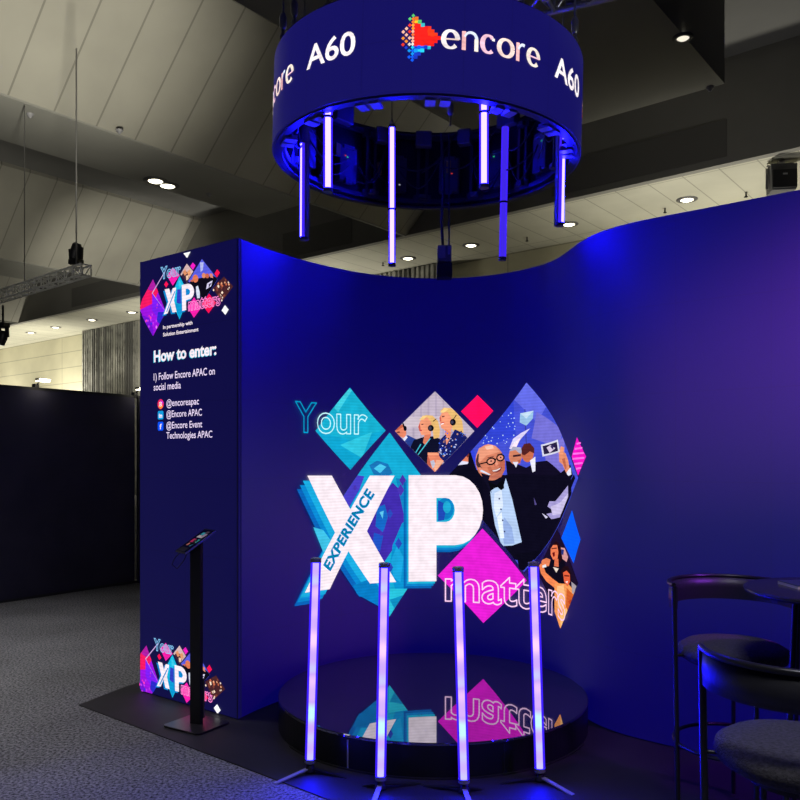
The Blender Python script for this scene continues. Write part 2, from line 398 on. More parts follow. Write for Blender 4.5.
def moving_head(loc, s, label, glow=None, up=True):
    s *= .62; t = thing('stage_spotlight', label, 'spotlight', loc, -.4)
    k = 1 if up else -1
    o = MB().box((0, 0, k*.10*s), (.30*s, .26*s, .14*s)).build('base', BLACK, t); bevel(o, .02)
    o = MB().bar((-.15*s, 0, k*.15*s), (-.17*s, 0, k*.45*s), .05*s, .12*s).bar((.15*s, 0, k*.15*s), (.17*s, 0, k*.45*s), .05*s, .12*s).build('yoke', BLACK, t)
    o = MB().lathe([(0, .16), (.09, .16), (.12, .10), (.13, -.05), (.10, -.2), (.105, -.24), (0, -.24)], 20).build('lamp_head', BLACK, t)
    o.scale = (s, s, s); o.location = (0, 0, k*.42*s); o.rotation_euler = (0, .35, 0)
    if glow: MB().lathe([(0, -.01), (.09, 0)], 18).build('lens', glow, o, (0, 0, -.25))
    return t
moving_head(ray(76, 266, 12.55), 1.0, 'black moving stage light standing on the end of the left truss')
m_ = moving_head(ray(3, 322, 14.3), 1.0, 'black moving stage light hanging at the left picture edge below the truss', WHL, False)
MB().tube([(0,0,0), (0,0,p0.z-ray(3,322,14.3).z-.18)], .02, 6).build('hanger', BLACK, m_)

# black shell-scheme partition at the left with two arm floodlights
pA = Vector((-5.6, 7.45, 0)); pB = Vector((-3.50, 10.55, 0)); pd = (pB-pA).normalized(); pe = pB+pd*2.6
pw = thing('partition_wall', 'tall black exhibition partition behind the booth on the left', 'partition')
def wallpan(p, q, z0, z1, th): 
    n_ = Vector((-(q-p).y, (q-p).x, 0)).normalized()*th
    mb = MB(); vs = [p+n_*k+Vector((0,0,z)) for z in (z0, z1) for k in (0, 1)]+[q+n_*k+Vector((0,0,z)) for z in (z0, z1) for k in (0, 1)]
    return mb.add(vs, [(0,1,3,2),(4,6,7,5),(0,4,5,1),(2,3,7,6),(0,2,6,4),(1,5,7,3)])
wallpan(pA, pB, .03, 2.44, .05).build('panel', PART, pw)
wallpan(pB+pd*.07, pe, .03, 2.44, .05).build('panel', PART, pw)
wallpan(pA, pe, 2.44, 2.475, .06).build('top_rail', FRAME, pw)
wallpan(pA, pe, 0, .03, .055).build('bottom_rail', FRAME, pw)
mm_ = MB(); mm_.tube([pB+pd*.035+Vector((.03, -.0, 0)), pB+pd*.035+Vector((.03, 0, 2.47))], .022, 12).build('post', FRAME, pw)
for (x, y, w) in ((37, 386, 'left'), (136, 394, 'right')):
    k = (x-400)/800; t_ = (k*pA.y-pA.x)/(pd.x-k*pd.y); P = pA+pd*t_; n_ = Vector((pd.y, -pd.x, 0))
    t = thing('arm_floodlight', w+' bright floodlight clipped on top of the black partition', 'light', (P.x, P.y, 2.475), math.atan2(pd.y, pd.x), 'floodlights on the partition top')
    MB().box((0, .03, .02), (.05, .07, .04)).tube([(0, 0, .03), (0, -.10, .10)], .008, 8).build('arm', FRAME, t)
    o = MB().box((0, -.12, .085), (.15, .08, .025)).build('head', FRAME, t); bevel(o, .006)
    MB().box((0, -.12, .063), (.14, .07, .008)).box((0, -.162, .083), (.14, .006, .016)).build('lens', LAMPW, t)

# ================================================================== CURVED LED WALL
TOPE = [(239,238),(255,245),(280,253.7),(305,260.7),(330,267),(355,272),(380,275.7),(405,277.7),(430,278.6),(450,278.5),(470,277.5),(495,275),(520,271),(545,264.5),(557,259.5),
        (570,250),(580,241.5),(595,233),(620,225),(650,218.3),(700,209.3),(750,199.5),(800,189.5)]
ctl = []
for x, y in TOPE:
    d = 1.38*800/(460-y); ctl.append(((x-400)/800*d, d))
dx, dy = ctl[-1][0]-ctl[-4][0], ctl[-1][1]-ctl[-4][1]; L_ = math.hypot(dx, dy)
ctl.append((ctl[-1][0]+dx/L_*.5, ctl[-1][1]+dy/L_*.5)); ctl.append((ctl[-1][0]+dx/L_*.6, ctl[-1][1]+dy/L_*.6))
for it in range(1):        # light smoothing of the measured plan
    c2 = list(ctl)
    for i in range(1, len(ctl)-1): c2[i] = tuple(.25*ctl[i-1][k]+.5*ctl[i][k]+.25*ctl[i+1][k] for k in (0,1))
    ctl = c2
def catmull(P, n):
    out = []
    Q = [P[0]]+P+[P[-1]]
    for i in range(1, len(Q)-2):
        for j in range(n):
            t = j/n; r = []
            for k in (0, 1):
                a, b, c, d = Q[i-1][k], Q[i][k], Q[i+1][k], Q[i+2][k]
                r.append(.5*((2*b)+(-a+c)*t+(2*a-5*b+4*c-d)*t*t+(-a+3*b-3*c+d)*t**3))
            out.append(Vector((r[0], r[1])))
    out.append(Vector(P[-1])); return out
path = catmull(ctl, 8)
S = [0]
for i in range(1, len(path)): S.append(S[-1]+(path[i]-path[i-1]).length)
def wall_at(s):
    import bisect
    i = min(max(bisect.bisect(S, s)-1, 0), len(S)-2); t = (s-S[i])/(S[i+1]-S[i])
    p = path[i].lerp(path[i+1], t)
    def tan(j): return (path[min(j+1, len(path)-1)]-path[max(j-1, 0)]).normalized()
    d = tan(i).lerp(tan(i+1), t).normalized()
    return p, Vector((d.y, -d.x))           # point, normal towards the room
def px_wall(x, y):
    k = (x-400)/800
    for i in range(len(path)-1):
        p, q = path[i], path[i+1]
        if p.x/p.y <= k <= q.x/q.y:
            t = (k*p.y-p.x)/((q.x-p.x)-k*(q.y-p.y)); Y = p.y+t*(q.y-p.y)
            return (S[i]+t*(S[i+1]-S[i]), H-(y-460)/800*Y)
    raise ValueError((x, y))
def wall_map(s, z, off):
    p, n_ = wall_at(s); return (p.x+n_.x*off, p.y+n_.y*off, z)
WH = 3.0
lw = thing('led_wall', 'tall curved LED video wall glowing deep blue with the large XP artwork', 'screen')
def strip_mesh(name, z0, z1, o0, o1, mat, parent, uv=False, skip=0):
    vs = []; idx = [i for i in range(len(path)) if S[i] >= skip]; N = len(idx)
    for i in idx:
        for off in (o0, o1):
            p, n_ = wall_at(S[i]); vs += [(p.x+n_.x*off, p.y+n_.y*off, z0), (p.x+n_.x*off, p.y+n_.y*off, z1)]
    fs = []
    for i in range(N-1):
        a = i*4; b = a+4
        fs += [(a, b, b+1, a+1), (a+2, a+3, b+3, b+2), (a+1, b+1, b+3, a+3), (a, a+2, b+2, b)]
    fs += [(0, 1, 3, 2), ((N-1)*4, (N-1)*4+2, (N-1)*4+3, (N-1)*4+1)]
    me = bpy.data.meshes.new(name); me.from_pydata(vs, [], fs); me.materials.append(mat)
    for p in me.polygons: p.use_smooth = abs(p.normal.z) < .1
    if uv:
        l = me.uv_layers.new(name='UVMap')
        for p in me.polygons:
            for li in p.loop_indices:
                vi = me.loops[li].vertex_index; l.data[li].uv = (S[idx[vi//4]], me.vertices[vi].co.z)
    o = bpy.data.objects.new(name, me); col.objects.link(o); o.parent = parent; return o
strip_mesh('screen_surface', .012, WH, 0, -.012, LEDW, lw, True)
strip_mesh('support_frame', .012, WH-.012, -.021, -.09, FRAME, lw, skip=.16)

# ------------------------------------------------------------------ flat picture content laid on a surface
def clip_poly(sub, clip):
    """Sutherland-Hodgman against a convex polygon"""
    ar = sum(clip[i][0]*clip[(i+1) % len(clip)][1]-clip[(i+1) % len(clip)][0]*clip[i][1] for i in range(len(clip)))
    if ar < 0: clip = clip[::-1]
    out = list(sub)
    for i in range(len(clip)):
        a, b = clip[i], clip[(i+1) % len(clip)]; inp = out; out = []
        if not inp: break
        side = lambda p: (b[0]-a[0])*(p[1]-a[1])-(b[1]-a[1])*(p[0]-a[0])
        for j in range(len(inp)):
            p, q = inp[j-1], inp[j]; sp_, sq = side(p), side(q)
            if (sp_ >= 0) != (sq >= 0):
                t = sp_/(sp_-sq); out.append((p[0]+t*(q[0]-p[0]), p[1]+t*(q[1]-p[1])))
            if sq >= 0: out.append(q)
    return out
class Art:
    def __init__(s, mapping, conv=None, step=.03, layer0=.0015, dl=.0005):
        s.items = []; s.map = mapping; s.conv = conv; s.step = step; s.l0 = layer0; s.dl = dl; s.clip = None; s.n = 0
    def poly(s, pts, c, px=True, holes=None, layer=None):
        cv = s.conv if (px and s.conv) else (lambda x, y: (x, y))
        P = [cv(*p) for p in pts]
        if s.clip: P = clip_poly(P, s.clip)
        if len(P) < 3: return
        loops = [[Vector((x, y, 0)) for x, y in P]]
        for h in (holes or []): loops.append([Vector((*cv(*p), 0)) for p in h])
        flat = [v for l in loops for v in l]
        tr_ = tessellate_polygon(loops)
        s.n += 1; s.items.append(([(v.x, v.y) for v in flat], tr_, lin(c) if max(c) > 1 else c, s.n if layer is None else layer))
    def tris(s, vs, fs, c, layer=None):
        s.n += 1; s.items.append((vs, fs, lin(c) if max(c) > 1 else c, s.n if layer is None else layer))
    def ell(s, cx, cy, rx, ry, c, rot=0, n=22, px=True, a0=0, a1=360):
        r = math.radians(rot); pts = []
        for k in range(n):
            t = math.radians(a0+(a1-a0)*k/(n if a1-a0 >= 360 else n-1)); x, y = rx*math.cos(t), ry*math.sin(t)
            pts.append((cx+x*math.cos(r)-y*math.sin(r), cy+x*math.sin(r)+y*math.cos(r)))
        s.poly(pts, c, px)
    def line(s, pts, w, c, px=True):
        s.n += 1; k = s.n
        for (x0, y0), (x1, y1) in zip(pts[:-1], pts[1:]):
            L = math.hypot(x1-x0, y1-y0) or 1e-6; nx, ny = -(y1-y0)/L*w/2, (x1-x0)/L*w/2; ex, ey = (x1-x0)/L*w*.3, (y1-y0)/L*w*.3
            s.poly([(x0-ex+nx, y0-ey+ny), (x1+ex+nx, y1+ey+ny), (x1+ex-nx, y1+ey-ny), (x0-ex-nx, y0-ey-ny)], c, px, layer=k)
    def build(s, name, mat, parent, label=None):
        bm = bmesh.new(); lay = bm.faces.layers.int.new('ci'); cols = []; las = []
        for vs, fs, c, la in s.items:
            cols.append(c); las.append(la); bv = [bm.verts.new((x, y, 0)) for x, y in vs]
            for f_ in fs:
                try: q_ = bm.faces.new([bv[i] for i in f_]); q_[lay] = len(cols)-1
                except ValueError: pass
        if s.step and bm.verts:
            xs = [v.co.x for v in bm.verts]; x = math.floor(min(xs)/s.step)*s.step+s.step; hi = max(xs)
            while x < hi:
                bmesh.ops.bisect_plane(bm, geom=bm.verts[:]+bm.edges[:]+bm.faces[:], plane_co=(x, 0, 0), plane_no=(1, 0, 0), dist=1e-6); x += s.step
        done = set()
        for f_ in bm.faces:
            for v in f_.verts:
                if v not in done:
                    done.add(v); v.co = s.map(v.co.x, v.co.y, s.l0+s.dl*las[f_[lay]])
        cl = bm.loops.layers.float_color.new('pix')
        for f_ in bm.faces:
            for l in f_.loops: l[cl] = (*cols[f_[lay]], 1)
        me = bpy.data.meshes.new(name); bm.to_mesh(me); bm.free(); me.materials.append(mat)
        o = bpy.data.objects.new(name, me); col.objects.link(o); o.parent = parent
        if label: o['label'] = label
        return o
_cache = {}
def text_geo(txt, off=0.0, spacing=1.0):
    key = (txt, off, spacing)
    if key not in _cache:
        cu = bpy.data.curves.new('t', 'FONT'); cu.body = txt; cu.offset = off; cu.resolution_u = 4; cu.space_character = spacing
        o = bpy.data.objects.new('t', cu); col.objects.link(o)
        dg = bpy.context.evaluated_depsgraph_get(); me = bpy.data.meshes.new_from_object(o.evaluated_get(dg))
        vs = [(v.co.x, v.co.y) for v in me.vertices]; fs = [tuple(p.vertices) for p in me.polygons]
        cnt = {}
        for f_ in fs:
            for i in range(len(f_)):
                e = tuple(sorted((f_[i], f_[(i+1) % len(f_)]))); cnt[e] = cnt.get(e, 0)+1
        _cache[key] = (vs, fs, [e for e, n_ in cnt.items() if n_ == 1])
        bpy.data.objects.remove(o); bpy.data.curves.remove(cu); bpy.data.meshes.remove(me)
    return _cache[key]
def capheight(off=0): return max(v[1] for v in text_geo('E', off)[0])
def put_text(art, txt, x0, x1, base, cap, c, off=0.0, outline=None, rot=0, spacing=1.0, px=False, slope=0):
    """text stretched between x0 and x1, standing on base, capital height cap, in surface metres"""
    vs, fs, ed = text_geo(txt, off, spacing); xs = [v[0] for v in vs]; mn, mx = min(xs), max(xs); sy = cap/capheight(off)
    sx = (x1-x0)/(mx-mn); r = math.radians(rot)
    def tf(v):
        x, y = (v[0]-mn)*sx, v[1]*sy
        return (x0+x*math.cos(r)-y*math.sin(r), base+x*math.sin(r)+y*math.cos(r)+slope*x)
    P = [tf(v) for v in vs]
    if outline is None: art.tris(P, fs, c)
    else:
        art.n += 1; k = art.n
        for i, j in ed:
            (ax, ay), (bx, by) = P[i], P[j]; L = math.hypot(bx-ax, by-ay)
            if L < 1e-6: continue
            nx, ny = -(by-ay)/L*outline/2, (bx-ax)/L*outline/2; ex, ey = (bx-ax)/L*outline*.35, (by-ay)/L*outline*.35
            art.tris([(ax-ex+nx, ay-ey+ny), (bx+ex+nx, by+ey+ny), (bx+ex-nx, by+ey-ny), (ax-ex-nx, ay-ey-ny)], [(0,1,2,3)], c, layer=k)

def A_(off=.0015): return Art(wall_map, px_wall, .03, off, .00015)
CY = (12, 165, 200); CY2 = (40, 190, 215); SKIN = (205, 120, 85); SK2 = (235, 150, 115); BLK = (8, 8, 22); BLOND = (225, 180, 110)
W = (242, 228, 236)
def P2(pts, ox, oy, sc): return [(ox+u/sc, oy+v/sc) for u, v in pts]

# big cyan diamond with its duotone picture
a = A_(); dm = [px_wall(389.6, 432.5), px_wall(455, 520), px_wall(389.3, 616.5), px_wall(328, 520)]
a.clip = dm
a.poly([(389.6, 432.5), (455, 520), (389.3, 616.5), (328, 520)], (20, 165, 205))
C = lambda u, v: (280+u/3.2, 370+v/3.2)
def cp(pts, c): a.poly([C(*p) for p in pts], c)
cp([(190,420),(235,335),(270,340),(240,420),(215,470)], (70, 60, 190))
cp([(285,305),(310,290),(345,300),(360,330),(345,340),(300,335)], (25, 110, 175))
cp([(300,315),(320,300),(340,310),(320,330)], (70, 190, 225))
cp([(360,360),(400,400),(405,470),(370,560),(330,620),(290,600),(270,520),(290,470),(310,420)], (62, 42, 165))
cp([(310,440),(335,430),(345,470),(330,520),(305,500)], (20, 100, 190))
cp([(318,455),(332,450),(330,480)], (90, 190, 225))
cp([(300,520),(330,530),(320,580),(295,570)], (30, 80, 190))
cp([(370,345),(420,355),(520,440),(520,470),(400,480)], (18, 130, 190))
cp([(360,560),(390,490),(420,470),(420,760),(380,740),(350,640)], (10, 140, 200))
cp([(355,610),(375,560),(395,600),(385,680),(362,660)], (25, 160, 215))
cp([(190,600),(240,600),(300,690),(330,720),(320,800),(240,730)], (10, 110, 185))
cp([(250,680),(300,700),(340,760),(335,790),(270,760)], (30, 150, 200))
cp([(345,700),(420,700),(400,760),(350,790)], (40, 190, 215))
cp([(350,735),(395,720),(370,770)], (15, 140, 190))
for _ in range(14):
    u, v = random.uniform(200, 430), random.uniform(330, 700); k = random.uniform(8, 22)
    cp([(u, v-k), (u+k*.6, v), (u, v+k), (u-k*.6, v)], random.choice([(30,180,220), (40,70,180), (15,120,190), (70,50,170)]))
a.build('diamond_picture', PIC, lw, 'cyan and violet duotone diamond behind the X')
# cyan diamond behind Your
a = A_(); a.poly([(349.8, 387.6), (385.6, 430.5), (350.3, 469.8), (315.3, 430.8)], (22, 168, 200))
a.clip = [px_wall(349.8, 387.6), px_wall(385.6, 430.5), px_wall(350.3, 469.8), px_wall(315.3, 430.8)]
a.poly([(315, 431), (350, 440), (385, 430), (350.3, 470)], (14, 158, 200)); a.poly([(340, 445), (372, 432), (362, 458)], (45, 190, 215)); a.poly([(345, 388), (352, 390), (338, 412), (334, 408)], (60, 195, 215))
a.build('diamond_shape', PIC, lw, 'cyan diamond behind the word Your')
a = A_(); a.poly([(477.6, 395), (493.4, 410.8), (477.2, 428), (461, 411.4)], (255, 12, 92)); a.build('diamond_shape', PIC, lw, 'small hot pink diamond')
a = A_(); a.poly([(482.5, 528.5), (526.8, 580.5), (483.3, 623), (437.8, 575.5)], (222, 30, 205)); a.build('diamond_shape', PIC, lw, 'large magenta diamond behind matters')
a = A_(); a.poly([(577.2, 437), (586.4, 456.5), (578.3, 475.5), (572, 456.7)], (235, 20, 190))
for k in range(6):
    y = 443+k*5; h = min(y-437, 475-y)/19*7
    a.poly([(579-h, y), (579+h*.9, y-1), (579+h*.9, y+.8), (579-h, y+1.8)], (255, 110, 225))
a.build('diamond_shape', PIC, lw, 'small striped magenta diamond at the right')
a = A_(); a.poly([(572.2, 510), (580.8, 539.5), (573.8, 563.5), (561.5, 538)], (8, 92, 255)); a.build('diamond_shape', PIC, lw, 'bright blue diamond at the right')

# picture of the audience with headsets
a = A_(); D4 = [(435, 391.3), (474.4, 431), (434.8, 472), (394.9, 431)]; a.clip = [px_wall(*p) for p in D4]
a.poly(D4, (186, 172, 190))
E_ = lambda u, v: (390+u/8, 380+v/8)
def q8(pts, c): a.poly([E_(*p) for p in pts], c)
def l8(pts, w, c): a.line([E_(*p) for p in pts], w, c)
for k in range(7): q8([(120+k*60, 90), (135+k*60, 90), (135+k*60, 480), (120+k*60, 480)], (172, 158, 180))
q8([(60,300),(400,290),(480,330),(480,380),(60,380)], (200, 186, 198))
q8([(100,470),(140,440),(200,470),(260,490),(230,620),(150,560)], (38, 62, 140))      # man in blue suit
q8([(35,405),(60,375),(95,355),(125,380),(130,430),(115,465),(85,455)], (225, 130, 100)); q8([(35,405),(60,375),(95,355),(118,365),(90,385),(60,400)], (190, 95, 70))
q8([(50,415),(75,410),(80,422),(55,425)], (110, 50, 50)); q8([(100,470),(130,445),(140,460),(115,490)], (215, 215, 235))
q8([(97,345),(108,345),(122,385),(110,400)], (12, 12, 24)); a.ell(*E_(120, 388), 1.6, 2.6, (12, 12, 24))
q8([(150,560),(190,480),(270,455),(340,450),(400,470),(430,640),(360,800),(250,700)], (14, 16, 40))   # black top
q8([(255,300),(285,280),(340,285),(385,330),(400,400),(395,460),(350,470),(340,400),(300,350)], BLOND)
q8([(240,330),(265,300),(300,300),(330,340),(330,400),(320,450),(275,440),(250,440),(235,400),(225,375)], SK2)
q8([(225,375),(238,345),(245,400),(235,412)], (200, 90, 75)); q8([(232,322),(262,285),(300,285),(270,315)], (240, 200, 130))
q8([(275,440),(330,430),(310,480),(280,520),(262,500)], (215, 120, 90)); q8([(250,352),(266,350),(266,358),(250,360)], (90, 40, 50))
q8([(240,400),(256,398),(254,408),(238,410)], (190, 60, 70)); l8([(345,330),(368,312)], .8, BLK); a.ell(*E_(326, 385), 3.0, 3.2, (10, 10, 20)); a.ell(*E_(320, 385), 1.5, 1.9, (60, 60, 80))
l8([(205,580),(245,515)], 1.0, (60, 180, 205)); l8([(225,595),(320,470)], .9, (70, 190, 210))
q8([(400,250),(430,222),(490,225),(545,270),(580,330),(590,420),(540,430),(500,400),(480,330),(440,270)], BLOND)    # second woman
q8([(395,300),(415,262),(460,255),(490,300),(500,370),(480,430),(430,395),(410,385),(400,340)], SK2)
q8([(395,300),(405,290),(412,330),(398,335)], (205, 95, 80)); q8([(405,345),(432,338),(430,352),(410,360)], (250, 230, 230)); q8([(404,342),(432,336),(436,342),(405,350)], (190, 60, 60))
q8([(415,290),(436,286),(436,296),(414,300)], (100, 50, 50)); q8([(400,262),(435,225),(470,232),(430,262)], (245, 205, 135))
q8([(440,390),(490,420),(480,470),(450,500),(440,470)], (220, 130, 100))
q8([(395,480),(440,440),(450,520),(500,430),(520,395),(580,420),(640,480),(560,560),(430,660),(385,600)], (22, 28, 95))
q8([(440,450),(452,520),(480,470),(470,445)], (225, 140, 110))
l8([(505,320),(532,280)], .8, BLK); a.ell(*E_(504, 338), 3.0, 3.4, (10, 10, 20)); a.ell(*E_(498, 338), 1.4, 1.8, (60, 60, 85))
rnd = random.Random(3)
lay_ = a.n+1
for _ in range(90):
    u, v = rnd.uniform(392, 610), rnd.uniform(410, 640)
    if u+v*1.0 > 1075 or (u < 440 and v < 460): continue
    k = rnd.uniform(4, 9)
    a.poly([E_(u-k, v), E_(u, v-k), E_(u+k, v), E_(u, v+k)], rnd.choice([(60,100,230), (110,160,245), (200,200,240), (20,20,50), (190,140,120), (40,70,200)]), layer=lay_)
a.n = lay_
q8([(305,580),(380,580),(400,620),(430,650),(360,740),(300,680)], (225, 130, 100)); q8([(320,650),(350,640),(365,680),(340,710)], (190, 190, 210)); q8([(300,580),(390,585),(392,600),(300,600)], (240, 155, 120))
q8([(300,600),(318,640),(330,700),(295,670)], (190, 95, 75)); q8([(370,640),(430,645),(360,735),(350,700)], (235, 170, 140))
a.build('photo_picture', PIC, lw, 'diamond photo of two blond people wearing headsets')

# large picture: man in dinner jacket holding up a phone
a = A_(); G = lambda u, v: (390+u/3.81, 370+v/3.81)
sv, zt = px_wall(526.6, 382.6); sr, zr = px_wall(578.5, 478); sl, zb = px_wall(445, 475); sb = px_wall(524, 572)
D5 = [(sv, zt), (sr, zr), (sb[0], sb[1]), (sl, px_wall(445, 479)[1])]; a.clip = D5
a.poly([(p[0], p[1]) for p in D5], (66, 78, 205), px=False)
def g(pts, c): a.poly([G(*p) for p in pts], c)
g([(520,48),(600,130),(560,200),(470,110)], (96, 104, 222)); g([(560,160),(660,235),(640,300),(540,260)], (112, 108, 205)); g([(430,140),(470,110),(480,250),(380,290),(330,260)], (48, 66, 205))
g([(590,310),(665,250),(670,400),(600,400)], (120, 112, 205)); g([(300,270),(330,330),(330,360),(280,330)], (52, 66, 220))
a.line([G(515, 150), G(520, 280)], .7, (50, 50, 120)); g([(497,165),(548,155),(545,185),(520,212),(495,200)], (150, 190, 225)); g([(497,165),(548,155),(520,185)], (190, 215, 235))
g([(455,300),(470,262),(500,240),(535,222),(500,262),(480,290),(478,305)], (215, 205, 240)); g([(460,300),(475,275),(500,256),(480,300)], (245, 225, 240))
rnd = random.Random(5); lay_ = a.n+1
for _ in range(46):
    u, v = rnd.uniform(350, 480), rnd.uniform(160, 280); k = rnd.uniform(1.5, 3.5)
    if u+v < 560: continue
    a.poly([G(u-k, v), G(u, v-k), G(u+k, v), G(u, v+k)], (190, 215, 250), layer=lay_)
a.n = lay_
a.line([G(300, 275), G(330, 262), G(352, 240), G(368, 215)], 1.1, (225, 235, 255)); a.line([G(318, 278), G(350, 255), G(372, 222)], .5, (200, 215, 250))
g([(225,360),(262,345),(275,300),(300,290),(330,380),(380,400),(385,720),(180,720),(180,400)], (12, 10, 30))     # man at left, back turned
g([(255,330),(265,305),(290,300),(300,330),(300,352),(262,350)], (215, 120, 90)); g([(278,300),(296,296),(302,325),(295,335)], (120, 50, 40)); g([(232,352),(262,345),(300,350),(296,358),(236,366)], (215, 215, 240))
g([(180,400),(212,378),(205,400)], (200, 90, 90))
g([(442,345),(470,352),(520,372),(560,350),(600,345),(660,400),(690,400),(700,560),(600,724),(480,724)], (16, 12, 34))   # crowd behind in black
a.ell(*G(479, 328), 6.6, 8.6, (205, 125, 95)); g([(455,310),(470,292),(500,295),(506,320),(495,318),(480,305)], (165, 165, 190)); g([(470,324),(500,320),(500,328),(470,332)], (60, 30, 40)); g([(468,350),(490,350),(482,372)], (220, 220, 240)); g([(486,345),(500,340),(498,358)], (170, 85, 65))
a.ell(*G(526, 318), 6.2, 8.8, (195, 105, 75)); g([(502,300),(512,282),(535,278),(552,298),(552,318),(535,310),(515,325),(505,322)], (82, 32, 34)); g([(535,345),(556,330),(556,385),(545,390)], (225, 225, 240))
# main figure
g([(230,395),(300,370),(360,400),(385,430),(400,720),(310,720),(300,600),(360,520),(330,430),(260,400)], (10, 9, 26))
g([(350,395),(440,400),(470,395),(560,400),(640,402),(690,360),(700,400),(680,440),(640,510),(610,540),(600,724),(380,724)], (12, 10, 28))
a.ell(*G(383, 352), 14.6, 18.2, (208, 124, 96), rot=-12, n=30)
g([(328,330),(340,298),(375,282),(405,290),(420,312),(400,318),(370,325),(345,350),(335,352)], (228, 150, 120)); g([(362,292),(392,286),(396,298),(370,304)], (250, 190, 165))
g([(330,345),(340,350),(352,395),(340,385),(332,362)], (170, 88, 66)); g([(420,345),(440,345),(440,380),(425,408),(412,412)], (185, 98, 76))
g([(328,345),(334,322),(340,318),(338,350),(350,372),(340,378),(330,362)], (70, 45, 50))
g([(336,372),(346,370),(356,392),(348,398)], (225, 140, 115))
g([(372,372),(384,366),(398,392),(386,404)], (192, 108, 82)); g([(388,382),(408,378),(428,368),(424,382),(410,391),(396,390)], (130, 50, 52)); g([(391,383),(410,379),(425,371),(420,378),(408,385),(395,387)], (240, 225, 225)); g([(372,398),(392,402),(418,392),(434,372),(430,396),(412,414),(388,414)], (186, 106, 86)); g([(396,358),(414,356),(418,364),(402,368)], (190, 96, 74)); g([(400,345),(408,342),(415,362),(404,366)], (232, 150, 122))
def spec(cx, cy, rx, ry, rot):
    pts = []; 
    for k in range(13):
        t = 2*PI*k/12; r = math.radians(rot); x, y = rx*math.cos(t), ry*math.sin(t); pts.append(G(cx+x*math.cos(r)-y*math.sin(r), cy+x*math.sin(r)+y*math.cos(r)))
    a.line(pts, 1.15, (14, 10, 20))
a.ell(*G(387, 348), 3.4, 2.8, (225, 145, 120)); a.ell(*G(424, 334), 3.2, 2.8, (225, 145, 120))
a.ell(*G(387, 347), 1.0, .8, (50, 20, 30)); a.ell(*G(424, 333), 1.0, .8, (50, 20, 30))
spec(387, 348, 17, 12.5, -15); spec(387, 348, 16, 11.5, -15); spec(424, 334, 14.5, 12.5, -15); spec(424, 334, 13.5, 11.5, -15); a.line([G(402, 342), G(411, 338)], 1.0, (14, 10, 20)); a.line([G(344, 358), G(371, 352)], 1.3, (14, 10, 20))
a.line([G(376, 334), G(398, 330)], .8, (90, 50, 45)); a.line([G(414, 322), G(432, 318)], .8, (90, 50, 45))
g([(385,458),(400,450),(438,440),(446,412),(470,490),(508,655),(470,668),(430,670),(404,590),(392,520)], (176, 200, 235))      # shirt
g([(400,470),(430,455),(436,520),(410,560),(398,520)], (215, 228, 250)); g([(440,560),(470,600),(480,660),(440,664),(430,620)], (145, 170, 220)); g([(412,560),(430,540),(440,640),(425,640)], (225, 235, 252))
for v in (490, 530, 572, 615): a.ell(*G(421+(v-490)*.16, v), .9, .9, (60, 70, 110))
g([(376,425),(410,438),(436,415),(440,450),(428,458),(412,444),(385,462)], (8, 8, 16))      # bow tie
g([(348,392),(385,402),(378,425),(392,470),(372,440)], (16, 14, 36)); g([(345,385),(380,400),(388,398),(352,380)], (215, 225, 245))
g([(680,380),(700,372),(702,398),(688,405)], (225, 225, 240))                                 # cuff, hand, phone
g([(654,322),(668,308),(680,318),(690,345),(695,375),(682,392),(668,360),(655,350)], (222, 138, 105)); g([(652,318),(662,290),(675,296),(670,322)], (235, 150, 115)); g([(666,340),(676,335),(684,372),(678,380)], (190, 100, 75))
g([(583,285),(650,265),(658,312),(590,330)], (210, 210, 228)); g([(590,290),(646,274),(651,308),(596,322)], (38, 30, 66)); g([(606,296),(620,286),(640,298),(618,316)], (205, 190, 215)); g([(620,292),(634,284),(632,304)], (45, 35, 90))
g([(618,500),(640,500),(690,440),(692,520),(672,558),(625,568),(606,548),(640,540),(610,520)], (160, 150, 205)); g([(622,520),(660,505),(690,470),(684,530),(660,550),(630,552)], (196, 186, 225)); g([(612,486),(648,470),(652,500),(640,514),(616,512)], (12, 10, 26))
g([(690,430),(705,432),(704,444),(692,448)], (230, 225, 240)); g([(694,462),(706,458),(704,468)], (200, 200, 230))
g([(640,402),(690,400),(700,420),(720,385),(790,450),(700,640),(640,700),(560,600),(600,450)], (12, 10, 28)); g([(618,500),(640,500),(690,440),(692,520),(672,558),(625,568),(606,548),(640,540),(610,520)], (160, 150, 205)); g([(622,520),(660,505),(690,470),(684,530),(660,550),(630,552)], (196, 186, 225)); g([(556,485),(568,512),(560,515)], (80, 70, 130)); g([(588,545),(612,560),(604,566)], (210, 205, 235)); g([(488,700),(620,680),(560,770),(500,760)], (10, 9, 24))
a.build('photo_picture', PIC, lw, 'large diamond photo of a smiling bald man in glasses and dinner jacket')
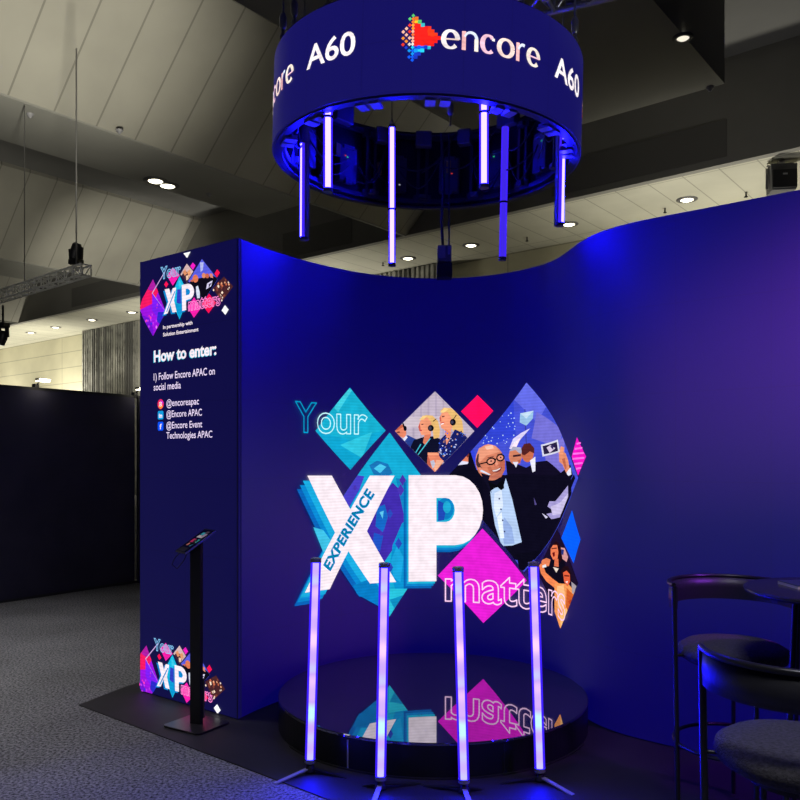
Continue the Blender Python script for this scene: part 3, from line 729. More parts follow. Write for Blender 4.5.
# picture of dancing guests at lower right
a = A_(); D6 = [(556.7, 528), (578.5, 583), (560.6, 629), (536.5, 571)]; a.clip = [px_wall(*p) for p in D6]
a.poly(D6, (26, 14, 40)); K_ = lambda u, v: (520+u/6.15, 510+v/6.15)
def k6(pts, c): a.poly([K_(*p) for p in pts], c)
k6([(150,350),(190,310),(270,300),(300,420),(250,460),(170,440)], (14, 10, 26)); k6([(200,215),(225,190),(255,230),(265,300),(240,330),(200,300)], (35, 10, 18))
k6([(190,240),(205,215),(230,215),(238,260),(232,300),(205,305),(190,275)], (230, 120, 80)); k6([(200,262),(216,258),(216,285),(205,288)], (110, 15, 20)); k6([(195,235),(228,230),(228,238),(196,242)], (110, 40, 30))
k6([(205,350),(240,360),(225,385)], (230, 215, 200)); k6([(215,300),(238,300),(240,350),(212,345)], (215, 110, 75))
k6([(118,330),(140,330),(160,385),(200,420),(240,450),(215,480),(165,440),(130,390)], (235, 130, 80)); k6([(130,310),(165,295),(190,305),(180,345),(140,345)], (225, 125, 85)); k6([(140,340),(160,334),(166,350),(140,356)], (230, 230, 235))
k6([(215,450),(300,455),(340,500),(350,560),(300,660),(255,740),(215,650),(215,520)], (236, 150, 85)); k6([(230,470),(270,460),(280,520),(270,620),(235,600)], (248, 185, 130)); k6([(290,480),(330,520),(320,600),(285,620)], (200, 90, 40)); k6([(250,640),(290,600),(300,650),(255,730)], (250, 190, 120))
k6([(255,370),(275,345),(300,345),(318,390),(315,440),(300,400),(270,385),(262,420)], (30, 12, 20)); k6([(268,385),(290,372),(310,395),(312,440),(295,470),(275,440)], (225, 95, 60)); k6([(282,440),(300,436),(294,452)], (250, 225, 220)); k6([(275,400),(306,402),(306,410),(276,408)], (90, 20, 20))
k6([(255,230),(285,235),(300,290),(290,320),(265,300)], (210, 150, 150)); k6([(258,240),(275,245),(270,280),(258,270)], (40, 50, 120)); k6([(320,440),(355,470),(350,530),(325,510)], (160, 150, 160)); k6([(300,560),(345,540),(320,600)], (180, 60, 30))
a.build('photo_picture', PIC, lw, 'orange diamond photo of cheering guests with raised arm')

# big X and P with their stepped blue shadows
X_ = [(306,475.6),(330.6,475.6),(349.3,509.3),(369,475.6),(394,475.6),(366,531),(395.6,581.8),(369,583.3),(347.3,551),(328.4,589),(303.4,592.6),(333.8,532.5)]
def P_outline():
    o_ = [(408.2,475.2),(455,475.2)]
    for k in range(13):
        t = -PI/2+PI*k/12; o_.append((456+27.7*math.cos(t), 510+34.8*math.sin(t)))
    o_ += [(455,545),(436.3,545),(436.3,581),(408.2,581.4)]
    h = [(436.3,497.8),(446,497.8)]+[(446+9*math.cos(-PI/2+PI*k/8), 509.8+12*math.sin(-PI/2+PI*k/8)) for k in range(9)]+[(446,521.8),(436.3,521.8)]
    return o_, h
a = A_(.0125)
for ox, oy, c in ((-10.5, 13.5, (10, 96, 178)), (-7.5, 9.5, (10, 130, 200)), (-4.5, 5, (25, 165, 215))):
    a.poly([(x+ox, y+oy) for x, y in X_], c)
a.poly([(312, 527), (322, 530), (334, 546), (322, 552)], (60, 185, 220))
a.poly([(352, 585), (372, 578), (384, 596), (378, 606), (356, 594)], (8, 120, 190))
a.build('letter_shadow', PIC, lw, 'stepped blue layers behind the letter X')
po, ph = P_outline(); a = A_(.0125)
for ox, oy, c in ((-5, 7, (8, 96, 170)), (-3, 4.5, (12, 125, 195)), (-1.5, 2.3, (30, 170, 205))): a.poly([(x+ox, y+oy) for x, y in po if True], c)
a.build('letter_shadow', PIC, lw, 'stepped blue layers behind the letter P')
a = A_(.0140); a.poly(X_, W); a.build('letter_x', PIC, lw, 'huge white letter X')
a = A_(.0140); a.poly(po, W, holes=[ph]); a.build('letter_p', PIC, lw, 'huge white letter P')
a = A_(.0140); a.ell(445.5, 508.5, 8.5, 11, (12, 125, 190)); a.poly([(438,500),(447,505),(444,520),(438,521)], (30, 70, 175)); a.ell(447, 507, 4, 6, (30, 165, 205)); a.n = 0
a.l0 = .0136; a.build('letter_counter', PIC, lw, 'blue picture seen inside the bowl of the P')
a = A_(.0155); s0, z0 = px_wall(328.6, 571); s1, z1 = px_wall(373.5, 494); an = math.degrees(math.atan2(z1-z0, s1-s0))
put_text(a, 'EXPERIENCE', s0, s0+math.hypot(s1-s0, z1-z0), z0, .082, (0, 122, 180), off=.045, rot=an, spacing=1.05); a.build('word_experience', PIC, lw, 'blue word EXPERIENCE along the stroke of the X')
# outline words
a = A_(.0160); s0, z0 = px_wall(293.8, 431); s1, z1 = px_wall(366, 431.5)
vs_, _, _ = text_geo('Your', .02); ws = [v[0] for v in vs_]; yw = (s1-s0)*(max(v[0] for v in text_geo('Y', .02)[0])-min(ws))/(max(ws)-min(ws))
put_text(a, 'our', s0+yw*.98, s1, z0-.004, .205, (190, 240, 245), off=.012, outline=.0085)
a.build('word_your', PIC, lw, 'pale outlined word Your')
a = A_(.0140); put_text(a, 'Y', s0, s0+yw*.93, z0-.004, .205, (0, 150, 195), off=.012, outline=.009); a.l0 = .0160; a.build('word_initial', PIC, lw, 'cyan outlined initial Y')
a = A_(.0160); s0, z0 = px_wall(445.5, 601); s1, z1 = px_wall(567.3, 617); zz = .556
put_text(a, 'matters', s0, s1, zz, .245, (250, 205, 240), off=.014, outline=.010); a.build('word_matters', PIC, lw, 'pale pink outlined word matters')

# ================================================================== FLAT LED COLUMN AT THE LEFT
Q0 = Vector((-1.815, 5.586)); Q1 = Vector((-1.004, 4.966)); QL = (Q1-Q0).length; qd = (Q1-Q0)/QL; qn = Vector((qd.y, -qd.x))
def pan_map(u, z, off): p = Q0+qd*u+qn*off; return (p.x, p.y, z)
def px_pan(x, y):
    k = (x-400)/800; t = (k*Q0.y-Q0.x)/((Q1.x-Q0.x)-k*(Q1.y-Q0.y)); Y = Q0.y+t*(Q1.y-Q0.y); return (t*QL, H-(y-460)/800*Y)
lc = thing('led_column', 'flat dark blue LED panel at the left with entry instructions', 'screen')
def slab(name, u0, u1, z0, z1, o0, o1, mat, parent, uv=False):
    vs = [pan_map(u, z, o) for u in (u0, u1) for z in (z0, z1) for o in (o0, o1)]
    me = bpy.data.meshes.new(name); me.from_pydata(vs, [], [(0,1,3,2),(4,6,7,5),(0,4,5,1),(2,3,7,6),(0,2,6,4),(1,5,7,3)]); me.materials.append(mat)
    if uv:
        l = me.uv_layers.new(name='UVMap'); UV = [(u, z) for u in (u0, u1) for z in (z0, z1) for o in (0, 1)]
        for p in me.polygons:
            for li in p.loop_indices: l.data[li].uv = UV[me.loops[li].vertex_index]
    o = bpy.data.objects.new(name, me); col.objects.link(o); o.parent = parent; return o
slab('screen_surface', 0, QL-.003, .012, 3.0, 0, -.03, LEDP, lc, True)
slab('support_frame', .01, QL-.03, .012, 2.99, -.031, -.10, FRAME, lc)
slab('edge_strip', QL-.012, QL-.004, .012, 2.995, .0005, -.03, BLACK, lc)
def pA_(l0=.0012, dl=.0004): return Art(pan_map, px_pan, 0, l0, dl)
def logo_art(du, dz, z_min):
    box_ = [(.004, max(z_min, .0135)), (QL-.02, max(z_min, .0135)), (QL-.02, 2.985), (.004, 2.985)]
    def mk(l0=.0012):
        return Art(lambda u, z, o: pan_map(u+du, z+dz, o), px_pan, 0, l0, .0004)
    cl = [(x-du, y-dz) for x, y in box_]
    R_ = lambda u, v: (130+u/6.667, 240+v/6.667)
    a = mk(); a.clip = cl
    def r(pts, c): a.poly([R_(*p) for p in pts], c)
    r([(155,262),(240,480),(155,640),(68,470)], (150, 20, 215)); r([(155,262),(190,345),(160,420),(100,450),(60,470),(85,390)], (235, 25, 95)); r([(155,262),(180,320),(150,340),(120,330)], (170, 30, 160))
    r([(150,355),(240,480),(200,540),(150,470)], (120, 30, 235)); r([(80,500),(130,520),(160,600),(155,640),(110,560)], (110, 20, 200)); r([(190,480),(240,480),(200,560),(180,540)], (40, 40, 190))
    for k in range(16):
        rr = random.Random(k+10); u, v = rr.uniform(100, 190), rr.uniform(430, 590); h = rr.uniform(5, 13)
        r([(u, v-h), (u+h*.6, v), (u, v+h), (u-h*.5, v)], rr.choice([(235,130,235), (190,60,230), (60,40,220), (240,60,170)]))
    a.build('diamond_picture', PIC, lc, 'purple and red diamond cut off at the panel edge')
    a = mk(.0022); a.clip = cl; a.line([R_(235, 212), R_(150, 355), R_(238, 480)], .7, (205, 170, 225)); 
    r([(288,183),(335,235),(288,305),(250,240)], (240, 30, 165)); r([(423,150),(440,172),(423,200),(405,175)], (235, 30, 190)); r([(585,195),(603,218),(583,250),(567,225)], (245, 20, 80)); r([(245,275),(260,295),(245,318),(232,297)], (245, 20, 80))
    r([(638,435),(662,465),(640,500),(615,470)], (250, 250, 252))
    if z_min < 1: r([(245, 580), (200, 640), (285, 640)], (20, 190, 225))
    else: r([(355,82),(412,72),(385,122)], (250, 250, 250))
    a.build('diamond_shape', PIC, lc, 'small pink, red and white diamonds')
    a = mk(.004); a.clip = [px_pan(*R_(*p)) for p in ((382,158),(425,210),(380,285),(340,230))]; r([(382,158),(425,210),(380,285),(340,230)], (205, 175, 175))
    r([(345,240),(370,205),(400,225),(395,285),(360,285)], (60, 35, 55)); r([(355,215),(372,195),(385,225),(370,240)], (215, 140, 100)); r([(385,215),(402,195),(412,225),(395,245)], (220, 150, 105)); r([(378,240),(395,235),(395,262),(380,270)], (230, 190, 160)); a.build('photo_picture', PIC, lc)
    a = mk(.004); a.clip = [px_pan(*R_(*p)) for p in ((483,128),(588,262),(500,400),(392,275))]; r([(483,128),(588,262),(500,400),(392,275)], (85, 90, 215))
    r([(470,150),(495,150),(490,200),(475,215)], (170, 175, 225)); r([(392,290),(430,262),(470,255),(560,240),(600,262),(520,420),(440,420)], (12, 10, 24)); a.ell(*R_(441, 258), 2.8, 4.0, (215, 115, 80)); a.ell(*R_(497, 238), 2.0, 2.6, (215, 135, 100)); a.ell(*R_(520, 240), 2.0, 2.4, (190, 95, 70))
    r([(535,225),(555,225),(560,255),(540,250)], (210, 130, 110)); r([(400,275),(425,262),(425,280)], (205, 110, 85)); a.build('photo_picture', PIC, lc)
    a = mk(.0052); a.clip = cl; r([(444,312),(458,305),(470,350),(470,388),(452,390),(446,350)], (205, 212, 230)); r([(520,290),(556,270),(545,310),(512,330)], (205, 200, 230)); r([(530,296),(552,284),(530,322)], (40, 30, 60)); a.build('shirt_highlight', PIC, lc)
    a = mk(.004); a.clip = [px_pan(*R_(*p)) for p in ((630,245),(692,310),(615,415),(555,322))]; r([(630,245),(692,310),(615,415),(555,322)], (70, 35, 40))
    rr = random.Random(4)
    for k in range(60):
        u, v = rr.uniform(560, 685), rr.uniform(255, 405); h = rr.uniform(6, 14)
        r([(u, v-h), (u+h*.7, v), (u, v+h), (u-h*.6, v)], rr.choice([(230,160,120), (190,100,70), (245,215,190), (120,60,50), (60,30,40), (225,200,190)]))
    a.build('photo_picture', PIC, lc)
    a = mk(.005); a.clip = cl; r([(335,240),(398,370),(335,530),(272,390)], (20, 175, 215)); r([(320,330),(350,330),(345,430),(315,420)], (45, 60, 185)); r([(300,430),(370,420),(335,525)], (10, 145, 200)); r([(330,260),(360,310),(330,320)], (60, 195, 225)); a.build('diamond_picture', PIC, lc)
    a = mk(.0065); a.clip = cl; r([(433,382),(478,455),(432,520),(390,450)], (240, 30, 165)); r([(533,358),(580,420),(530,490),(485,430)], (245, 15, 80)); a.build('diamond_shape', PIC, lc, 'pink and red diamonds behind matters')
    a = mk(.0075); a.clip = cl
    X2 = [(238,330),(268,325),(280,368),(292,322),(315,318),(300,405),(318,480),(290,484),(277,432),(258,490),(232,498),(262,412)]
    r([(x-10, y+12) for x, y in X2], (15, 130, 200)); r(X2, W); a.line([R_(252, 478), R_(306, 345)], .9, (15, 130, 200)); a.build('letter_x', PIC, lc)
    a = mk(.0075); a.clip = None
    P2o = [R_(*p) for p in [(352,302),(395,292)]+[(398+36*math.cos(-PI/2+PI*k/10), 345+52*math.sin(-PI/2+PI*k/10)) for k in range(11)]+[(380,403),(382,468),(355,474)]]
    P2h = [R_(*p) for p in [(378,328),(392,325),(405,335),(408,350),(400,366),(380,370)]]
    a.poly([(x-1.2, y+1.8) for x, y in P2o], (15, 130, 200)); a.poly(P2o, W, holes=[P2h]); a.build('letter_p', PIC, lc)
    a = mk(.0095); s0, z0 = px_pan(*R_(214, 262)); s1, z1 = px_pan(*R_(345, 240)); put_text(a, 'Your', s0, s1, z0, .078, (125, 185, 230), off=.02, outline=.006); a.build('word_your', PIC, lc, 'outlined word Your')
    a = mk(.0095); s0, z0 = px_pan(*R_(398, 472)); s1, z1 = px_pan(*R_(608, 432)); put_text(a, 'matters', s0, s1, z0, .082, (245, 130, 200), off=.02, outline=.006, slope=(z1-z0)/(s1-s0)*.6); a.build('word_matters', PIC, lc, 'outlined word matters')
logo_art(0, 0, 2.0)
logo_art(-.076, -2.525, 0)
a = pA_(); put_text(a, 'In partnership with', .264, .576, 2.508, .024, W, off=.02, slope=.0); a.build('text_line', PIC, lc)
a = pA_(); put_text(a, 'Solution Entertainment', .264, .637, 2.458, .024, W, off=.02); a.build('text_line', PIC, lc)
a = pA_(); put_text(a, 'How to enter:', .155, .81, 2.290, .077, (30, 190, 215), off=.03); a.l0 = .0008; put_text(a, 'How to enter:', .162, .815, 2.293, .077, W, off=.03); a.build('text_line', PIC, lc, 'bold white heading')
for t_, u0, u1, zb_, cp_ in (('1) Follow Encore APAC on', .159, .80, 2.166, .047), ('social media', .159, .455, 2.096, .047), ('@encoreapac', .30, .642, 1.982, .044), ('@Encore APAC', .30, .672, 1.908, .044),
                       ('@Encore Event', .30, .675, 1.832, .044), ('Technologies APAC', .30, .775, 1.764, .044)):
    a = pA_(); put_text(a, t_, u0, u1, zb_, cp_, (232, 215, 245), off=.006); a.build('text_line', PIC, lc)
def ric(a, cu, cz, w, h, r_, c):
    pts = []
    for sx, sz, t0 in ((1,1,0),(-1,1,90),(-1,-1,180),(1,-1,270)):
        for k in range(5):
            t = math.radians(t0+22.5*k); pts.append((cu+sx*(w/2-r_)+r_*math.cos(t), cz+sz*(h/2-r_)+r_*math.sin(t)))
    a.poly(pts, c, px=False)
a = pA_(); a.ell(.236, 2.0, .034, .034, (235, 40, 90), px=False); a.poly([(.21, 1.985), (.236, 1.967), (.262, 1.982), (.245, 2.0)], (250, 150, 40), px=False); a.poly([(.225, 2.03), (.262, 2.018), (.268, 1.995), (.25, 2.01)], (190, 40, 200), px=False)
ric(a, .236, 2.0, .030, .030, .009, (250, 240, 250)); ric(a, .236, 2.0, .022, .022, .007, (240, 50, 100)); a.ell(.236, 2.0, .007, .007, (250, 230, 240), px=False); a.build('app_icon', PIC, lc, 'round red and orange camera icon')
a = pA_(); ric(a, .236, 1.925, .062, .058, .012, (15, 150, 215)); put_text(a, 'in', .218, .254, 1.908, .030, W, off=.03); a.build('app_icon', PIC, lc, 'pale blue square icon with in')
a = pA_(); ric(a, .236, 1.85, .062, .06, .012, (10, 80, 245)); put_text(a, 'f', .226, .248, 1.830, .036, W, off=.03); a.build('app_icon', PIC, lc, 'blue square icon with f')

# ================================================================== HANGING LED RING
RC = Vector((.163, 5.08)); RR = .963; RZ0 = 3.515; RZ1 = 4.055; TILT = math.radians(1.4)
rg = thing('led_ring', 'large hanging LED ring with encore and A60 running around it', 'screen', (RC.x, RC.y, RZ0))
rg.rotation_euler = (0, TILT, 0); RH = RZ1-RZ0
def ring_mesh(name, r0, r1, z0, z1, mat, n=120, uv=False):
    o = MB().ringblock(r0, r1, z0, z1, 0, 2*PI, n).build(name, mat, rg)
    me = o.data
    for p in me.polygons: p.use_smooth = abs(p.normal.z) < .3
    if uv:
        l = me.uv_layers.new(name='UVMap')
        for p in me.polygons:
            for li in p.loop_indices:
                c_ = me.vertices[me.loops[li].vertex_index].co; t = math.atan2(c_.y, c_.x); l.data[li].uv = (t*r1 if p.center.x > -.5 or t > 0 else (t+2*PI)*r1, c_.z)
    m_ = o.modifiers.new('edge', 'EDGE_SPLIT'); m_.split_angle = .6
    return o
ring_mesh('screen_surface', .945, RR, 0, RH, LEDR, uv=True)
ring_mesh('rim', .900, .950, -.012, 0, FRAME); ring_mesh('rim', .900, .950, RH, RH+.012, FRAME)
ring_mesh('back_shell', .925, .944, .01, RH-.01, BLACK)
o = MB()
for zc in (.035, RH-.035): o.ringblock(.885, .915, zc-.015, zc+.015, 0, 2*PI, 72)
o.build('frame_rail', FRAME, rg)
def rp(t, r, z): return Vector((r*math.cos(t), r*math.sin(t), z))
for k in range(14):
    t = 2*PI*(k+.5)/14; mb = MB()
    for dt in (-.035, .035): mb.bar(rp(t+dt, .905, .02), rp(t+dt, .905, RH-.02), .022, .05, up=(math.cos(t), math.sin(t), 0))
    mb.box(rp(t, .893, .05), (.03, .13, .06), t).box(rp(t, .893, RH-.05), (.03, .13, .06), t)
    mb.build('frame_upright', FRAME, rg)
for k in range(14):
    t = 2*PI*k/14; rr = random.Random(k)
    o = MB().box(rp(t, .895, .22), (.06, .15, .25), t).box(rp(t, .87, .34), (.03, .10, .03), t).box(rp(t, .87, .10), (.03, .06, .04), t).build('power_unit', PSU, rg); bevel(o, .006)
    for j in range(1+k%2): MB().box(rp(t+rr.uniform(-.05, .05), .863, rr.uniform(.12, .32)), (.004, .012, .008), t).build('status_light', rr.choice((GREEN, REDL, REDL, WHL)), o)
    for zl in (RH-.06, .06): MB().box(rp(t+.22, .872, zl), (.05, .05, .03), t+.22).build('latch', GREYM, rg)
    for j in range(3):
        mb = MB()
        t0 = t+rr.uniform(-.1, .1); t1 = t0+rr.uniform(.25, .5); za, zb = rr.uniform(.2, RH), rr.uniform(.1, RH-.1); sag = rr.uniform(.05, .22)
        mb.tube([rp(t0+(t1-t0)*q/12, .85-.03*math.sin(PI*q/12), max(.02, za+(zb-za)*q/12-sag*math.sin(PI*q/12))) for q in range(13)], .0055, 6); mb.build('cable', CABLE, rg)
for t, z in ((1.35, .28), (1.95, .24), (2.35, .30)):
    MB().box(rp(t, .868, z), (.01, .035, .09), t, ).build('yellow_tape', YEL, rg)
for k in range(7):            # joining plates under the rim, towards the room
    t = -PI/2+(k-3)*.42+.04
    for dt in (-.045, .045): MB().box(rp(t+dt, .88, -.018), (.075, .055, .012), t+dt).box(rp(t+dt, .86, -.006), (.03, .03, .03), t+dt).build('joining_plate', TUBEH, rg)
for t, w in ((2.35, .16), (.78, .16), (1.57, .12), (1.95, .1), (1.2, .1)):     # lifting boxes rising above the rim at the back
    o = MB().box(rp(t, .83, RH+.05 if w > .15 else .47), (.07, w, .22 if w > .15 else .11), t).build('lifting_bracket', GREYM, rg); bevel(o, .008)
# writing on the ring, four times round
def ring_map(s, z, off): t = s/RR-PI/2; return ((RR+off)*math.cos(t), (RR+off)*math.sin(t), z)
def ringart(l0=.0015): return Art(ring_map, None, .03, l0, .0004)
BZ = 3.74-RZ0; PER = 2*PI*RR/4
def stroke(pts, ws, cx, cz):
    L = []; Rr = []
    for i, (x, y) in enumerate(pts):
        a_ = pts[max(i-1, 0)]; b_ = pts[min(i+1, len(pts)-1)]; l_ = math.hypot(b_[0]-a_[0], b_[1]-a_[1]); nx, ny = -(b_[1]-a_[1])/l_, (b_[0]-a_[0])/l_
        L.append((cx+x+nx*ws[i], cz+y+ny*ws[i])); Rr.append((cx+x-nx*ws[i], cz+y-ny*ws[i]))
    return L+Rr[::-1]
def arc(x, y, rx, ry, t0, t1, n=20): return [(x+rx*math.cos(math.radians(t0+(t1-t0)*k/n)), y+ry*math.sin(math.radians(t0+(t1-t0)*k/n))) for k in range(n+1)]
def wfun(t0, t1, thick, thin, n=20): return [thin+(thick-thin)*abs(math.cos(math.radians(t0+(t1-t0)*k/n)))**1.3 for k in range(n+1)]
def encore_word(u0, u1, base, xh):
    """humanist capital-less wordmark with thick and thin strokes"""
    word = 'encore'; wd = {'e': .98, 'n': 1.0, 'c': .90, 'o': 1.08, 'r': .68}; gap = .13
    tot = sum(wd[c] for c in word)+gap*5; sc = (u1-u0)/tot; sy = xh; x = 0; res = []
    for ch in word:
        w = wd[ch]; k = []
        if ch in 'eco':
            t0, t1 = {'o': (0, 360), 'c': (48, 312), 'e': (0, 318)}[ch]
            k.append(stroke(arc(w/2, .5, w/2-.09, .45, t0, t1, 26), wfun(t0, t1, .145, .065, 26), 0, 0))
            if ch == 'e': k.append([(.12, .47), (w-.02, .47), (w-.02, .55), (.12, .55)])
            if ch == 'c': k.append([(w-.24, .72), (w-.06, .70), (w-.05, .84), (w-.2, .88)])
        elif ch == 'n':
            k.append([(.02, 0), (.25, 0), (.25, 1.0), (.02, .98)]); k.append(stroke(arc(w/2+.03, .62, w/2-.15, .34, 165, 0, 14), [.05+.045*i/14 for i in range(15)], 0, 0)); k.append([(w-.25, 0), (w-.02, 0), (w-.02, .64), (w-.25, .64)])
        elif ch == 'r':
            k.append([(.02, 0), (.25, 0), (.25, 1.0), (.02, .98)]); k.append(stroke(arc(.5, .52, .32, .42, 165, 70, 10), [.05+.04*i/10 for i in range(11)], 0, 0))
        for p in k: res.append([(u0+(x+px_)*sc, base+py_*sy) for px_, py_ in p])
        x += w+gap
    return res
tint = [(255, 246, 246), (255, 225, 215), (250, 190, 190), (225, 235, 255), (255, 240, 225), (255, 205, 225)]
for rep in range(4):
    du = .018+((rep-1)*PER if rep < 3 else 2*PER)
    a = ringart(); i = 0
    for p in encore_word(du+.028, du+.605, BZ, .098):
        a.poly(p, tint[i % 6], px=False); i += 1
    a.n = 0; lab = 'white wordmark encore'
    for j, it in enumerate(a.items): a.items[j] = (it[0], it[1], it[2], 1+j*.3)
    a.build('wordmark', PIC2, rg, lab)
    a = ringart(); cell = .0178; rr = random.Random(2)
    for iy in range(-7, 8):
        for ix in range(0, 12):
            lim = .112*(1-max(ix-3, 0)/8.5) if ix > 2 else (.055, .07, .095)[ix]
            if abs(iy*cell*.92) > lim+.005 or (ix < 3 and (ix+iy) % 2): continue
            u, z = du-.172+ix*cell*.94, BZ+.052+iy*cell*.92; h = cell*.56
            if ix >= 4 and abs(iy) < 7-ix*.5 and iy > -3: c = (245, 35, 30)
            elif iy <= -3 or (ix > 7 and iy < 1): c = rr.choice([(20, 90, 240), (20, 150, 240), (30, 60, 200), (40, 200, 235)])
            elif iy > 4: c = rr.choice([(240, 200, 40), (90, 200, 110), (240, 120, 40)])
            else: c = rr.choice([(250, 120, 60), (255, 190, 160), (245, 60, 40), (240, 230, 220), (250, 150, 50), (60, 190, 200)])
            if ix > 7 and iy >= 1: c = (250, 60, 30)
            a.poly([(u-h, z), (u, z-h), (u+h, z), (u, z+h)] if ix < 4 else [(u-h, z-h), (u+h, z-h), (u+h, z+h), (u-h, z+h)], c, px=False, layer=1 if (ix+iy) % 2 else 2)
    a.build('arrow_emblem', PIC2, rg, 'multicoloured mosaic arrow emblem')
    a = ringart(); put_text(a, 'A60', du-.775, du-.435, BZ+.008, .122, (255, 244, 246), off=.014); a.build('stand_number', PIC2, rg, 'white stand number A60')

# cables that carry the ring, and the power box under it
def cab(pts, r, lab, mat=WIRE, name='suspension_cable'):
    c0 = Vector(pts[0]); o = MB().tube([Vector(p)-c0 for p in pts], r, 8).build(name, mat, loc=c0[:]); tag(o, lab, 'cable', 'cables carrying the LED ring'); return o
for x, y0, k, lab in ((283, 42, 4.75, 'outer steel cable rising from the left shoulder of the ring'), (294.5, 28, 4.9, 'inner steel cable rising from the left shoulder of the ring'), (575, 46, 4.75, 'steel cable rising from the right shoulder of the ring')):
    p = ray(x, y0, k); o = cab([p, (p.x, p.y, ZT+.08)], .0065, lab)
    MB().lathe([(.012, -.05), (.022, -.03), (.022, .03), (.012, .05)], 12).build('shackle', SILVER, o, (0, 0, .12)); MB().tube([(0, 0, .0), (.015, 0, .03), (0, 0, .07), (-.015, 0, .03), (0, 0, 0)], .006, 6).build('hook', SILVER, o)
p = Vector((.36, 5.70, 4.0)); o = cab([p, (p.x, p.y, ZT+.08)], .0065, 'steel cable dropping through the ring to its rear lifting bracket')
MB().lathe([(.012, -.05), (.022, -.03), (.022, .03), (.012, .05)], 12).build('shackle', SILVER, o, (0, 0, .12))
pb = thing('power_box', 'small grey and black power box hanging on cables behind the ring above the wall', 'box', (.325, 5.87, 3.065))
o = MB().box((-.0, 0, .06), (.10, .10, .12)).build('housing', GREYM, pb); bevel(o, .006); o = MB().box((0, 0, -.06+.0), (.11, .10, .11)).build('lower_housing', BLACK, pb); bevel(o, .006)
MB().box((-.02, -.053, .07), (.05, .006, .09)).box((.035, -.053, .08), (.025, .006, .06)).build('socket_plate', BOXG, pb)
MB().tube([(-.01, 0, .12), (-.02, 0, .3), (-.005, 0, .55), (-.02, 0, .95)], .011, 8).tube([(.035, 0, .12), (.035, 0, .95)], .007, 8).build('cable', CABLE, pb)
# truss corner above right shoulder of the ring
tt = thing('roof_truss', 'silver box truss section above the right shoulder of the ring', 'truss', (1.02, 4.75, 4.50))
truss_between(MB(), (-.30, .15, 0), (.235, -.1, 0), .24, .019, 3).build('truss_section', SILVER, tt)
MB().tube([(-.02, .05, -.14), (.10, -.02, -.16), (.22, -.08, -.08), (.25, -.1, .05)], .012, 8).build('cable', CABLE, tt)
for x, y in ((.05, -.1), (-.12, 0)): MB().tube([(x, y, .10), (x, y, ZT+.1-4.5)], .009, 8).build('suspension_cable', WIRE, tt)
for x in (-.16, .06, .235): MB().lathe([(.0, -.03), (.024, -.03), (.024, .03), (0, .03)], 12, (x, -.05-.1*x, -.14)).build('clamp', SILVER, tt)

# ------------------------------------------------------------------ pixel tubes
def arcprof(mb, r, t0, t1, z0, z1, n=10, mi=0):
    vs = [(r*math.cos(t0+(t1-t0)*k/n), r*math.sin(t0+(t1-t0)*k/n), z) for k in range(n+1) for z in (z0, z1)]
    return mb.add(vs, [(2*k, 2*k+2, 2*k+3, 2*k+1) for k in range(n)], mi, True)
def light_tube(parent, L, face, core, lit=(0, 1), dim=False, r=.026):
    """housing at the back, diffuser to the front; face = direction the diffuser looks"""
    r_ = r; z0, z1 = .02+lit[0]*(L-.04), .02+lit[1]*(L-.04)
    d = MB()
    w = .62
    arcprof(d, r_, face-w, face+w, z0, z1, 12, 0)
    arcprof(d, r_, face-w-.75, face-w, z0, z1, 5, 1); arcprof(d, r_, face+w, face+w+.75, z0, z1, 5, 1)
    d.build('diffuser', [DIMBLUE if dim else core, FLANK], parent)
    h = MB(); arcprof(h, r_*.985, face+w+.7, face+2*PI-w-.7, .0, L, 14)
    h.box((-math.cos(face)*r_*.8, -math.sin(face)*r_*.8, L/2), (.02, .03, L), face)
    if lit[0] > 0 or lit[1] < 1:
        arcprof(h, r_*.98, face-w-.6, face+w+.6, z1, L, 12)
    h.build('housing', TUBEH, parent)
    for z in (0, L-.02):
        MB().lathe([(0, z-.004), (r_*1.04, z-.002), (r_*1.04, z+.018), (0, z+.018)], 20, smooth=False).build('end_cap', CAPW, parent)
def toward_cam(X, Y): return math.atan2(-Y, -X)
HT = [(304, 240, .62, 'second_lower', PI*1.0, (0, .62), False, 'grey-backed hanging light tube at the far left under the ring', 1),
      (328, 192, 0, '', None, (0, 1), False, 'glowing hanging light tube just right of the leftmost grey-backed one', -1),
      (392, 266, 0, '', None, (0, 1), False, 'longest-looking brilliant white-blue tube hanging left of the ring centre', 0),
      (484, 188, 0, '', None, (0, 1), False, 'glowing hanging tube right of the ring centre ending above the rear rim', 0),
      (502.5, 260, 0, '', None, (0, 1), True, 'evenly dark blue hanging tube right of the ring centre', 2),
      (559.5, 226, 0, '', -.35, (0, .78), False, 'hanging tube at the right edge with a thin lit stripe', -3)]
HD = [5.24, 4.40, 5.80, 4.36, 5.68, 4.97]
for (x, y, _, _, fc, lit, dim, lab, lean), d in zip(HT, HD):
    P = ray(x, y, d); L = 1.02
    t = thing('hanging_light_tube', lab, 'light tube', P[:], 0, 'light tubes hanging in the ring')
    t.rotation_euler = (0, math.radians({2: 1.2, -3: 1.0, 1: .2}.get(lean, 0)), 0)
    cf = toward_cam(P.x, P.y)
    face = cf if fc is None else (cf-1.25 if x < 400 else cf+1.05)
    light_tube(t, L, face, CORE, lit, dim)
    MB().tube([(0, 0, L), (0, 0, L+.05), (0, 0, L+.55)], .004, 6).tube([(-.02, 0, L-.01), (0, 0, L+.05), (.02, 0, L-.01)], .005, 6).build('hanging_wire', WIRE, t)
    z_ = L*.62 if lit[1] < 1 else L*.40
    MB().lathe([(.0265, z_-.006), (.030, z_-.006), (.030, z_+.006), (.0265, z_+.006)], 20).build('strap', BOXG if lit[1] < 1 else BLACK, t)
